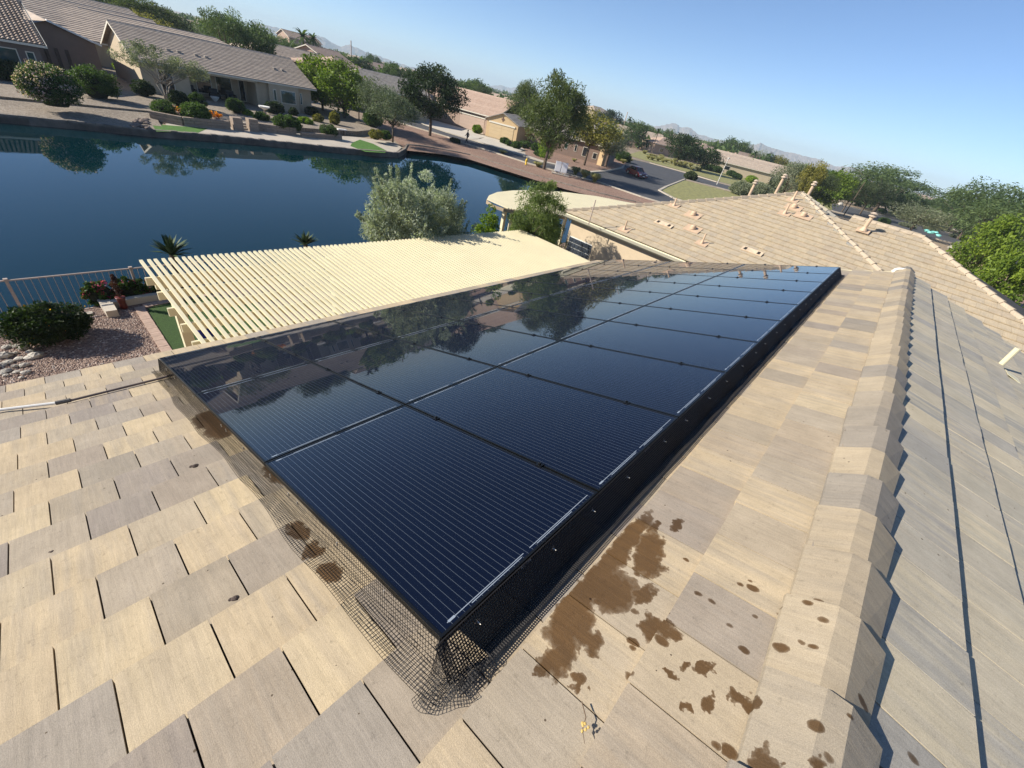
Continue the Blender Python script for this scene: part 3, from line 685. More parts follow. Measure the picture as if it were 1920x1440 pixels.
# seat wall
m_wallc = mat("planter_wall", (.52, .46, .37), .9, .08, 6, .4)
slab('planter_wall', [(.02, 13.36), (.05, 12.62), (.27, 12.62), (.27, 13.08), (1.0, 13.16), (1.9, 13.14), (1.9, 13.30), (.9, 13.32), (.25, 13.24), (.24, 13.36)], ZY, ZY + .18, m_wallc, label='low L-shaped stucco planter wall with a pale top in front of the pink bougainvillea', cat='planter wall')
for k, (x_, y_, s_, lb) in enumerate(((.14, 13.50, .40, 'pink bougainvillea bush at the left end of the planter wall'), (.75, 13.52, .42, 'bougainvillea bush with few pink bracts in the middle of the planter'), (1.4, 13.52, .46, 'green bougainvillea bush beside the slatted pergola'))):
    bush('bougainvillea', lb, (x_, y_, ZY - .1), s_, .24, .78 - .1 * (k == 2), 'hedge', 20 + k, 50, 34, .06, flower='pink', nf=46 if k == 0 else 16)
# pot with a clipped dark plant
pot = thing('potted_plant', 'tall red brown pot with a dark slender plant standing by the planter wall', 'potted plant', (.44, 13.0, ZY))
mb = MB(); mb.lathe([(.065, 0), (.085, .05), (.07, .16), (.10, .30), (.11, .33), (.09, .33)], (.44, 13.0, ZY), 14); obj('pot', mb, mat("oxblood_glaze", (.13, .03, .02), .35, .2, 8, .05), pot, smooth=True)
cs = np.array([[.44 + .02 * math.sin(i), 13.0, ZY + .38 + i * .06] for i in range(10)]); put('plant', leaves('dark_leaves', cs, np.array([.05, .07, .08, .09, .09, .08, .07, .06, .05, .04]), 70, .05, leaf_mat("leaf_maroon", (.03, .012, .01), (.09, .03, .02)), 3), pot)
# iron fence along the yard edge
m_iron = mat("tan_iron_fence", (.42, .33, .27), .6, .15, 20, .1)
fe = thing('iron_fence', 'tan iron picket fence on the yard edge in front of the lake', 'fence', (-1, 13.0, ZY))
FB = ZY - .24; FT = ZY + .79; xs = [-10.1, -7.9, -5.7, -3.5, -1.31, .90, 3.1, 5.3, 7.5, 9.7, 11.9, 13.9]
fy_ = lambda x_: 13.62
for x_ in xs:
    mb = MB(); mb.box(x_ - .028, x_ + .028, fy_(x_) - .028, fy_(x_) + .028, FB - .02, FT + .03); mb.box(x_ - .036, x_ + .036, fy_(x_) - .036, fy_(x_) + .036, FT + .03, FT + .05); obj('post', mb, m_iron, fe)
for a_, b_ in zip(xs[:-1], xs[1:]):
    for z_ in (FT - .0, FB + .08):
        mb = MB(); mb.beam((a_ + .028, fy_(a_), z_), (b_ - .028, fy_(b_), z_), .028, .03); obj('rail', mb, m_iron, fe)
    k = 0; x_ = a_ + .13
    while x_ < b_ - .08:
        f = (x_ - a_) / (b_ - a_); yy = fy_(a_) * (1 - f) + fy_(b_) * f
        mb = MB(); mb.box(x_ - .006, x_ + .006, yy - .006, yy + .006, FB + .09, FT - .01); obj('picket', mb, m_iron, fe); x_ += .125
mb = MB(); mb.box(-14, -.17, 12.94, 13.06, ZY - .5, ZY + .03); obj('kerb', mb, m_wallc, fe)
# agaves / yuccas by the fence
m_ag = leaf_mat("yucca_leaf", (.02, .045, .015), (.10, .14, .05), .1)
def rosette(name, label, P, n, L_, seed, stem=.5, cat='yucca'):
    r = thing(name, label, cat, tuple(P)); mb = MB(); q = random.Random(seed)
    for i in range(n):
        a = q.uniform(0, 6.28); el = R(q.uniform(18, 88)); l = L_ * q.uniform(.75, 1.1); d = Vector((math.cos(a) * math.cos(el), math.sin(a) * math.cos(el), math.sin(el)))
        s_ = d.cross(Vector((0, 0, 1))).normalized() * L_ * .075; b = Vector((0, 0, stem)); m_ = b + d * l * .5 + Vector((0, 0, -.01)); e_ = b + d * l + Vector((0, 0, -l * .12)); nn = s_.cross(d).normalized() * L_ * .02
        mb.cur = (q.random(),) * 3; mb.add([b - s_ * .5, b + s_ * .5, m_ + s_ + nn, m_ - s_ + nn, e_, m_ - nn], [(0, 1, 2, 3), (3, 2, 4), (0, 3, 5, 0)[:3], (1, 5, 2), (3, 4, 5), (2, 5, 4)])
    obj('leaf_rosette', mb, m_ag, None).parent = r
    mb = MB(); mb.tube([(0, 0, -.1), (0, 0, stem)], [.09, .07], 8); obj('stem', mb, bark, None).parent = r
    return r
P = DD(322, 478, 14.2); rosette('yucca', 'spiky green yucca behind the left end of the pergola', (P.x, P.y, ZY - .6), 70, .62, 1, P.z - (ZY - .6) + .0)
P = DD(573, 462, 15.2); rosette('yucca', 'smaller spiky yucca rising behind the middle of the pergola', (P.x, P.y, ZY - .6), 70, .52, 2, P.z - (ZY - .6) + .05)

# ---- pergola with cream slats
ZP = -2.36
pg = thing('pergola', 'long cream slatted patio cover below the eave beside the array', 'pergola', (5.5, 7.5, ZY))
x_ = .68; i = 0
while x_ < 11.28:
    yf = 9.46 - .28 * (x_ - .68) / 10.1 + rnd.uniform(-.008, .008); dx = rnd.uniform(-.005, .005)
    mb = MB(); mb.beam((x_ + dx, 6.05, ZP - .022 + rnd.uniform(-.003, .003)), (x_ + rnd.uniform(-.009, .009), yf, ZP - .022), .051, .044); obj('slat', mb, m_cream, pg); x_ += .107; i += 1
for k, yb in enumerate((6.28, 6.86, 7.46, 8.10, 8.74)):
    mb = MB(); mb.box(.56 + .02 * (k % 2), 11.3, yb - .022, yb + .022, ZP - .19, ZP - .046); obj('joist', mb, m_cream, pg)
for yb in (6.1, 9.0): mb = MB(); mb.box(.7, 11.2, yb - .045, yb + .045, ZP - .40, ZP - .194); obj('beam', mb, m_cream, pg)
for xx in (.95, 4.2, 7.5, 10.9): mb = MB(); mb.box(xx - .09, xx + .09, 8.91, 9.09, ZY, ZP - .402); obj('post', mb, m_cream, pg)
# blue glazed pot and patio furniture seen under the slats
bp = thing('blue_pot', 'cobalt blue glazed pot under the near corner of the pergola', 'pot', (.9, 9.0, ZY))
P = GY(352, 634); mb = MB(); mb.lathe([(.10, 0), (.17, .08), (.2, .35), (.16, .52), (.18, .56), (.14, .56)], (P.x + .28, P.y - .55, ZY), 16); obj('pot_body', mb, mat("cobalt_glaze", (.01, .015, .22), .25, .2, 4, .02), bp, smooth=True)
def patio_chair(x, y, rz, label):
    r = thing('patio_chair', label, 'chair', (x, y, ZY), rz, 'patio chairs under the pergola'); mm = mat("dark_patio_metal", (.05, .04, .035), .5)
    for a_, b_ in ((-.22, -.22), (.22, -.22), (-.22, .22), (.22, .22)): obj('leg', MB().box(a_ - .015, a_ + .015, b_ - .015, b_ + .015, 0, .42), mm).parent = r
    obj('seat', MB().box(-.25, .25, -.25, .25, .42, .47), mat("tan_cushion", (.38, .32, .24), .9)).parent = r; obj('backrest', MB().beam((0, .24, .46), (0, .32, .95), .48, .04, (0, 1, 0)), mat("tan_cushion", (.38, .32, .24), .9)).parent = r
patio_chair(3.9, 7.6, .4, 'patio chair with tan cushions under the left half of the pergola'); patio_chair(5.6, 7.9, -2.2, 'patio chair facing the house under the middle of the pergola')
tb = thing('patio_table', 'round patio table under the pergola between the two chairs', 'table', (4.8, 7.5, ZY)); obj('table_top', MB().lathe([(.55, .70), (.55, .73)], n=20), m_cream).parent = tb; obj('pedestal', MB().lathe([(.25, 0), (.04, .05), (.04, .7)], n=10), m_iron).parent = tb

# ================================================================== FAR WING (neighbouring roof with gutter)
nb = thing('neighbour_house', 'hip roofed house with pink tan tiles right behind the array', 'house', (18, 0, ZY))
MF = .346; XE = 14.25; ZE = -1.95
PF = math.atan(MF); FN = Vector((-math.sin(PF), 0, math.cos(PF)))
def SF(y, s, h=0.0, low=0.0):      # y along the eave, s up the slope from the eave
    return Vector((XE + s * math.cos(PF), y, ZE + s * math.sin(PF) - low)) + FN * h
PTAN = [(.50, .405, .29), (.55, .45, .31), (.57, .46, .31), (.50, .42, .31), (.59, .48, .325), (.52, .435, .315)]
m_tileF = tile_mat("roof_tile_neighbour", PTAN, .3, facing='F')
yl = 9.6
def bounds(s):                     # first face between the two hips
    d = s * math.cos(PF); return (-4.15 + d * (3.05 + 4.15) / 7.1, 9.6 - d * (9.6 - 3.15) / 7.1)
def bounds2(s):
    d = s * math.cos(PF); a = -7.6 + d * (6.35) / 6.45; return (a, bounds(s)[0] + .02)
cand = []; slen = 7.05 / math.cos(PF); slen2 = 6.4 / math.cos(PF)
for face in (0, 1):
    k = 0; s0 = .0; ex = .335
    while s0 < (slen if face == 0 else slen2):
        s1 = s0 + ex; ya, yb = (bounds if face == 0 else bounds2)((s0 + s1) / 2)
        if face == 1 and yb > .9 - 0 and s0 > 6.1 / 1: yb = min(yb, 1.0)
        i0 = math.floor((ya - 1) / TW); off = (k % 2) * .149
        y_ = i0 * TW + off
        while y_ < yb:
            c0, c1 = max(y_, ya), min(y_ + TW, yb)
            if c1 - c0 > .04:
                g_ = .0025; low = .05 * face; jj = rnd.uniform(-.002, .002)
                P = [SF(c0 + g_, s1 + .04, -.03, low), SF(c0 + g_, s0, .010, low), SF(c1 - g_, s0, .010, low), SF(c1 - g_, s1 + .04, -.03, low),
                     SF(c0 + g_, s1 + .04, -.002 + jj, low), SF(c0 + g_, s0, .038 + jj, low), SF(c1 - g_, s0, .038 + jj, low), SF(c1 - g_, s1 + .04, -.002 + jj, low)]
                cand.append((quad_area([SF(c0, s0), SF(c1, s0), SF(c1, s1), SF(c0, s1)]), P))
            y_ += TW
        s0 = s1; k += 1
cand.sort(key=lambda c: -c[0])
# back planes keep the roof closed
A = SF(3.1, slen, -.06); mb = MB()
B0, B1 = SF(9.6, 0, -.05), SF(-4.15, 0, -.05)
mb.add([B0, B1, A, A + Vector((1.3, 0, 0)), Vector((22, 9.6, ZE - .06)), Vector((22, -4.15, ZE - .06))], [(1, 2, 0), (0, 2, 3, 4), (1, 5, 3, 2)])
mb.add([SF(-7.6, 0, -.1), SF(-4.1, 0, -.1), SF(1.0, slen2, -.1), SF(-1.3, slen2, -.1), SF(-7.6, 0, -.1) + Vector((12, 0, 0)), SF(1, 0, -.1) + Vector((12, 0, 0))], [(0, 3, 2, 1), (0, 4, 3), (4, 5, 2, 3)])
rf = obj('roof', mb, m_deck, nb, 'pink tan tiled hip roof')
rest_f = MB()
for n, (a, P) in enumerate(cand):
    tint = (rnd.random(), rnd.random(), rnd.random())
    if n < 290 and a > 0: mb = MB(); mb.cur = tint; mb.hexa(P); obj('tile', mb, m_tileF, rf)
    else: rest_f.cur = tint; rest_f.hexa(P)
obj('small_tiles', rest_f, m_tileF, rf, kind='stuff')
# the grey slope in shade past the hip: courses running away
m_tileS = tile_mat("roof_tile_shade_side", GRY, .3)
mb = MB(); zA = A.z + .06
for k in range(9):
    ya = 3.1 - k * .335 * math.cos(PF); yb = ya - .335 * math.cos(PF)
    za = zA - k * .335 * math.sin(PF); zb = za - .335 * math.sin(PF)
    xa = A.x - (3.1 - ya) * 1.0; xb = A.x - (3.1 - yb) * 1.0; xr = A.x + .35 + (3.1 - yb) * .1
    nx = max(1, int((xr - xb) / TW))
    for i in range(nx):
        u0 = xb + (xr - xb) * i / nx; u1 = xb + (xr - xb) * (i + 1) / nx - .008; mb.cur = (rnd.random(), rnd.random(), rnd.random())
        mb.hexa([(u0, ya, za - .05), (u0, yb, zb - .05), (u1, yb, zb - .05), (u1, ya, za - .05), (u0, ya, za + .0), (u0, yb, zb + .035), (u1, yb, zb + .035), (u1, ya, za + .0)])
obj('shaded_tiles', mb, m_tileS, rf, kind='stuff')
def hip(P0, P1, name, mm, wd=.2, par=None):
    """overlapping hip or ridge tiles from the low end P0 up to P1"""
    P0, P1 = Vector(P0), Vector(P1); d = (P1 - P0).normalized(); L_ = (P1 - P0).length; n = int(L_ / .36)
    s_ = d.cross(Vector((0, 0, 1))).normalized(); u = s_.cross(d)
    for i in range(n):
        a = P0 + d * (L_ * i / n); b = P0 + d * (L_ * (i + 1) / n + .05); mb = MB(); mb.cur = (rnd.random(), rnd.random(), rnd.random())
        pr_ = lambda c, w_, o: [c - s_ * w_ + u * (o - .035), c - s_ * w_ * .4 + u * (o + .04), c + s_ * w_ * .4 + u * (o + .04), c + s_ * w_ + u * (o - .035)]
        A_ = pr_(a, wd * .62, .045 + rnd.uniform(-.004, .004)); B_ = pr_(b, wd * .5, .012); lo = [p - u * .03 for p in A_ + B_]
        mb.add(A_ + B_ + lo, [(0, 1, 5, 4), (1, 2, 6, 5), (2, 3, 7, 6), (0, 8, 9, 1), (1, 9, 10, 2), (2, 10, 11, 3), (4, 12, 8, 0), (3, 11, 15, 7), (8, 12, 13, 9), (9, 13, 14, 10), (10, 14, 15, 11)])
        obj('hip_tile', mb, mm, par)
m_capF = tile_mat("hip_tile_neighbour", [(.48, .40, .30), (.54, .44, .32), (.50, .41, .30)], .2, facing='F')
A0 = SF(3.1, slen, .01)
hip(SF(9.6, 0, .01), A0, 'hip_tile', m_capF, .16, nb); hip(SF(-4.15, 0, .01), A0, 'hip_tile', m_capF, .16, nb)
hip(SF(-7.6, 0, -.04), SF(-1.3, slen2, -.04), 'hip_tile', m_capF, .16, nb); hip(SF(-1.3, slen2, -.04), SF(.95, slen2, -.04), 'hip_tile', m_capF, .16, nb)
hip(A0 + Vector((.35, -3.0, -1.0)), A0 + Vector((.25, 0, 0)), 'hip_tile', m_tileS, .14, nb)
# gutter, wall, glass block window
mb = MB(); mb.add([(XE - .17, -7.6, ZE - .02), (XE - .17, 9.7, ZE - .02), (XE - .10, 9.7, ZE - .13), (XE - .10, -7.6, ZE - .13), (XE - .02, -7.6, ZE - .03), (XE - .02, 9.7, ZE - .03), (XE - .02, 9.7, ZE - .13), (XE - .02, -7.6, ZE - .13), (XE - .155, -7.6, ZE - .02), (XE - .155, 9.7, ZE - .02), (XE - .1, 9.7, ZE - .11), (XE - .1, -7.6, ZE - .11)],
       [(0, 1, 2, 3), (3, 2, 6, 7), (7, 6, 5, 4), (8, 11, 10, 9), (0, 8, 9, 1)]); obj('gutter', mb, mat("cream_gutter", (.74, .70, .54), .5, .03), nb)
mb = MB(); mb.box(XE + .0, XE + .025, -7.5, 9.6, ZE - .20, ZE - .02); obj('fascia', mb, m_cream, nb)
mb = MB(); mb.box(XE + .2, 24, -7.2, 9.25, ZY, ZE - .03); obj('wall', mb, m_stucco, nb)
win = MB().box(XE + .18, XE + .199, 7.98, 9.12, -3.78, -2.78); wf = obj('window', win, mat("block_joint", (.70, .70, .66), .6), nb, 'glass block window')
m_gb = mat("glass_block", (.035, .045, .06), .12, .3, 12, .2, .02, spec=.8)
for i in range(6):
    for j in range(5):
        y0 = 8.0 + i * .187; z0 = -3.76 + j * .195; obj('glass_block', MB().box(XE + .155, XE + .181, y0, y0 + .162, z0, z0 + .17), m_gb, wf)
# roof penetrations of the neighbour roof (things standing on its tiles)
m_terra = mat("salmon_metal", (.50, .36, .24), .6, .1, 6, .1)
def vent_pipe(y, s, h, r, label, cap=False, base=True, dark=False):
    P = SF(y, s, .02); o = thing('vent_pipe', label, 'vent pipe', tuple(P))
    if base:
        M = Matrix((Vector((0, 1, 0)), Vector((math.cos(PF), 0, math.sin(PF))), FN)).transposed().to_4x4(); M.translation = P
        mb = MB(); mb.box(-.21, .21, -.16, .19, .01, .022, M); obj('flashing', mb, m_terra, o)
        mb = MB(); mb.lathe([(r * 2.1, .0), (r * 1.5, .08), (r * 1.1, .13)], P, 12); obj('collar', mb, m_terra, o)
    mb = MB(); mb.tube([P, P + Vector((0, 0, h))], r, 10); obj('pipe', mb, m_terra, o)
    if cap:
        mb = MB(); mb.lathe([(r * 1.1, 0), (r * 1.9, .02), (r * 1.9, .05), (r * 1.2, .07)], P + Vector((0, 0, h - .02)), 12); mb.lathe([(r * 1.7, .10), (r * 2.0, .12), (r * .5, .17)], P + Vector((0, 0, h - .02)), 12); obj('cap', mb, mat("pale_cap", (.46, .37, .28), .6), o)
def sy(u, v):
    d = bearing(u, v); t_ = (ZE + MF * (CAM.x - XE) - CAM.z) / (d.z - MF * d.x); P = CAM + d * t_; return P.y, (P.x - XE) / math.cos(PF)
for (u, v, h, r, lb, cap) in ((1170, 432, .34, .03, 'thin vent pipe nearest the gutter on the pink tan roof', 0), (1315, 458, .36, .03, 'thin vent pipe low on the pink tan roof just above the array', 0), (1263, 387, .30, .03, 'thin vent pipe close under the left hip of the pink tan roof', 0),
                         (1485, 377, .36, .04, 'short vent pipe just below the apex of the pink tan roof', 0), (1470, 402, .36, .035, 'thin vent pipe beside two squat vents under the apex', 0),
                         (1617, 434, .50, .065, 'tall flue pipe with a cap standing right of the second hip', 1)):
    y_, s_ = sy(u, v); vent_pipe(y_, s_, h, r, lb, bool(cap))
for (u, v, lb) in ((1299, 405, 'squat round vent with flashing high on the left of the roof'), (1298, 431, 'squat round vent with flashing in the middle left of the roof'), (1505, 407, 'squat round vent with flashing right of the roof middle'), (1487, 391, 'squat round vent just below the short pipe near the apex')):
    y_, s_ = sy(u, v); P = SF(y_, s_, .03); o = thing('roof_vent', lb, 'roof vent', tuple(P)); M = Matrix((Vector((0, 1, 0)), Vector((math.cos(PF), 0, math.sin(PF))), FN)).transposed().to_4x4(); M.translation = P
    obj('flashing', MB().box(-.30, .30, -.22, .25, .0, .014, M), m_terra, o); obj('hood', MB().lathe([(.10, 0), (.10, .11), (.085, .14), (.03, .16)], P, 14), m_terra, o)
for (u, v, lb) in ((1244, 422, 'flat tan tile vent with two slots left of the roof middle'), (1409, 473, 'flat tan tile vent with two slots just above the far end of the array')):
    y_, s_ = sy(u, v); P = SF(y_, s_, .03); o = thing('tile_vent', lb, 'roof vent', tuple(P)); M = Matrix((Vector((0, 1, 0)), Vector((math.cos(PF), 0, math.sin(PF))), FN)).transposed().to_4x4(); M.translation = P
    obj('vent_pan', MB().box(-.36, .36, -.12, .14, .0, .03, M), mat("vent_pan", (.58, .45, .31), .7), o)
    for a_ in (-.27, .19): obj('slot', MB().box(a_, a_ + .09, -.08, .09, .0305, .036, M), mat("slot_dark", (.02, .015, .01), .9), o)
for (u, vb, vt, dist, lb, cap) in ((1413, 362, 344, 23.5, 'capped flue rising behind the left hip', 1), (1467, 354, 333, 24.5, 'tall capped flue behind the roof apex, left one', 1), (1523, 363, 347, 24.5, 'tall capped flue just right of the roof apex', 1), (1117, 388, 375, 16.5, 'thin dark rod behind the left hip', 0)):
    a_ = DD(u, vb + 14, dist); b_ = DD(u + (3 if cap else 0), vt, dist); o = thing('flue', lb, 'flue pipe', (b_.x, b_.y, a_.z)); r = .065 if cap else .02
    mb = MB(); mb.tube([(b_.x, b_.y, a_.z - .4), (b_.x, b_.y, b_.z)], r, 10); obj('pipe', mb, m_terra if cap else m_iron, o)
    if cap: obj('cap', MB().lathe([(r * 1.1, 0), (r * 1.9, .03), (r * 1.9, .07), (r * 1.1, .09), (r * 1.1, .12), (r * 1.8, .14), (r * .6, .2)], (b_.x, b_.y, b_.z - .04), 12), mat("pale_cap", (.46, .37, .28), .6), o)
for k, (u, v, lb) in enumerate(((1728, 437, 'teal tarp scrap lying on the end of the roof ridge'),)):
    P = SF(-1.25, slen2 + .1, .12); mb = MB()
    for i in range(5): mb.rock((P.x + rnd.uniform(-.1, .3), P.y - i * .09, P.z + rnd.uniform(0, .05)), .10, i, .5)
    obj('tarp_scrap', mb, mat("teal_plastic", (.18, .48, .42), .5, .1, 6), None, lb, 'plastic scrap')

# ---- second patio cover with a rounded end
pc = thing('round_patio_cover', 'cream slatted patio cover with a rounded end beyond the pergola', 'patio cover', (17, 12, ZY)); ZR = -2.3
out = [G(u, v, ZR) for u, v in ((913, 374), (917, 366), (932, 360), (960, 357), (1000, 356), (1060, 360), (1120, 368), (1170, 378), (1215, 386))]
lo = [G(u, v, ZR) for u, v in ((913, 374), (925, 382), (945, 389), (975, 394), (1010, 398), (1060, 404))]
ux = [p.x for p in out]; uy = [p.y for p in out]; lx = [p.x for p in lo] + [30]; ly = [p.y for p in lo] + [9.75]
x_ = min(ux) + .06
while x_ < 24.5:
    ya = float(np.interp(x_, lx, ly)); yb = float(np.interp(x_, ux, uy))
    if yb - ya > .05: mb = MB(); mb.box(x_, x_ + .075, ya, yb, ZR - .03, ZR); obj('slat', mb, m_cream, pc)
    x_ += .095
mb = MB()
for L_ in (out, lo):
    for a_, b_ in zip(L_[:-1], L_[1:]): mb.beam((a_.x, a_.y, ZR - .10), (b_.x, b_.y, ZR - .10), .04, .12)
obj('rim_board', mb, mat("brown_beam", (.34, .26, .17), .8), pc, kind='stuff')
for (x_, y_) in ((13.4, 12.0), (13.75, 11.85), (19, 12.6), (23, 10.6)): obj('post', MB().box(x_ - .07, x_ + .07, y_ - .07, y_ + .07, ZY - .2, ZR - .05), m_cream, pc)

# ---- trees of the own yard
def big_tree(name, label, P, h, pts, rad, per, ls, kind, seed, asp, droop, h0, r0, bk=bark, cat='tree', multi=1, zs=.8, out_=.5):
    r = thing(name, label, cat, tuple(P)); put('crown', leaves('crown', pts, rad, per, ls, lm(kind), seed, asp, droop, out_, zs), None).parent = r
    obj('trunk', trunk_mb(pts, h0, r0, seed, nl=24, multi=multi), bk, None, smooth=True).parent = r; return r
P = DD(785, 470, 13.6); z0 = ZY - .3; top = DD(790, 322, 13.6).z - z0
pts = crown_points(260, 1.7, 1.3, 1.1, top - .25, 11, 'round', .4); pts[:, 2] += .22 * np.sin(pts[:, 0] * 4)
g = np.random.default_rng(1); g8 = np.random.default_rng(8)
sh_ = pts[np.argsort(-pts[:, 2])[:110]][::2]; cc_ = np.array([0, 0, 1.4]); S_ = []
for i in range(170):
    b_ = pts[g8.integers(0, len(pts))]; d_ = (b_ - cc_) / np.linalg.norm(b_ - cc_) + np.array([0, 0, .7]) + g8.normal(0, .3, 3); d_ /= np.linalg.norm(d_)
    for k in range(7): S_.append(b_ + d_ * (.12 + .075 * k))
big_tree('olive_tree', 'large silvery green olive tree standing at the fence behind the pergola', (P.x, P.y, z0), top, pts, g.uniform(.2, .42, 260), 260, .09, 'olive', 11, .24, -.25, 1.2, .10, bark2, multi=3)
ol_ = [o for o in bpy.data.objects if o.name == 'olive_tree'][0]; put('shoots', leaves('shoots', np.array(S_), np.full(len(S_), .045), 12, .10, lm('olive'), 12, .24, -.4), None, kind='stuff').parent = ol_
P = DD(915, 430, 15.2); pts = crown_points(60, .75, .6, .5, 2.65, 14, 'cone', .3); pts[:, 2] *= 1.32; big_tree('citrus_shrub', 'upright bright green citrus shrub right of the olive tree', (P.x, P.y, ZY - .2), 3.4, pts, g.uniform(.13, .28, 60), 130, .08, 'lime', 14, .5, 0, .6, .05, cat='shrub')
P = DD(1005, 440, 15.6); h_ = DD(1000, 333, 15.6).z - ZY
pts = crown_points(120, 1.4, 1.1, h_ * .28, h_ - .0, 15, 'egg', .25); big_tree('palo_verde_tree', 'feathery light green tree in front of the rounded patio cover', (P.x, P.y, ZY), h_, pts, g.uniform(.12, .46, 120), 200, .12, 'palo', 15, .15, .35, 1.1, .09, multi=3)
P = Vector((13.9, 9.9, ZY)); pts = crown_points(50, .6, .5, 1.4, 2.75, 16, 'round', .2); pts[:, 0] += .1
big_tree('desert_willow', 'small dark leafy tree beside the glass block window', P, 2.6, pts, g.uniform(.12, .3, 50), 150, .09, 'mesquite', 16, .16, .4, .9, .05, multi=2)
bush('patio_shrub', 'low green shrub under the glass block window', (14.3, 7.9, ZY), .32, .5, 1.35, 'lime', 31, 40, 26, .06)
bush('ornamental_grass', 'yellow green shrub beside the far wing wall behind the pergola', (13.2, 10.9, ZY), .4, .4, .95, 'yellow', 32, 40, 26, .06)

# ================================================================== NEIGHBOURHOOD
GS = lambda u, v: (lambda P: (P.x, P.y))(G(u, v, ZS))
def WY(u, v, y): d = bearing(u, v); return CAM + d * ((y - CAM.y) / d.y)
m_glass = mat("window_glass", (.03, .07, .075), .06, .3, 1, 0, spec=.9); m_dglass = mat("dark_window_glass", (.012, .014, .016), .08, .3, 1, 0, spec=.8)
m_wf = mat("window_frame", (.62, .58, .48), .6, .05); 
def roofmat(name, c1, c2, c3):
    t = NT(name); a = t.attr("tint"); sp = t.new("SeparateXYZ"); t.L(a.outputs['Vector'], sp.inputs[0])
    p = t.pos(); n = t.noise(p, 3.0, 4); v = t.new("TexVoronoi"); t.L(t.scale(p, (2.5, 2.5, 6)), v.inputs[0]); v.inputs['Scale'].default_value = 1.0; h = t.new("SeparateColor"); t.L(v.outputs['Color'], h.inputs[0])
    c = t.ramp(t.math('ADD', t.math('MULTIPLY', sp.outputs[0], .4), t.math('MULTIPLY', h.outputs[0], .6)), [(0, c1), (.5, c2), (1, c3)])
    t.L(t.mix(.4, c, t.ramp(n, [(.3, .7), (.7, 1)]), 'MULTIPLY'), t.b.inputs['Base Color']); t.b.inputs['Roughness'].default_value = .9; return t.m
m_rtan = roofmat("far_roof_tan", (.35, .28, .22), (.45, .36, .28), (.53, .43, .33)); m_rpink = roofmat("far_roof_pink", (.36, .255, .19), (.43, .31, .235), (.48, .36, .28))
m_rgrey = roofmat("far_roof_grey", (.22, .19, .165), (.30, .27, .235), (.36, .33, .29)); m_rdark = roofmat("barrel_tile", (.23, .16, .12), (.34, .26, .20), (.42, .34, .27))
m_wbrown = mat("brown_stucco", (.22, .155, .12), .95, .07, 2, .3); m_wpink = mat("pink_tan_stucco", (.36, .26, .20), .95, .07, 2, .3); m_wtan = mat("tan_stucco", (.44, .36, .25), .95, .06, 2, .3); m_wgrey = mat("grey_brown_stucco", (.16, .125, .11), .95, .07, 2, .3)
m_gar = mat("garage_door_tan", (.50, .38, .22), .7, .03, 1, .05); m_gar2 = mat("garage_door_pink", (.42, .31, .24), .7, .03, 1, .05)

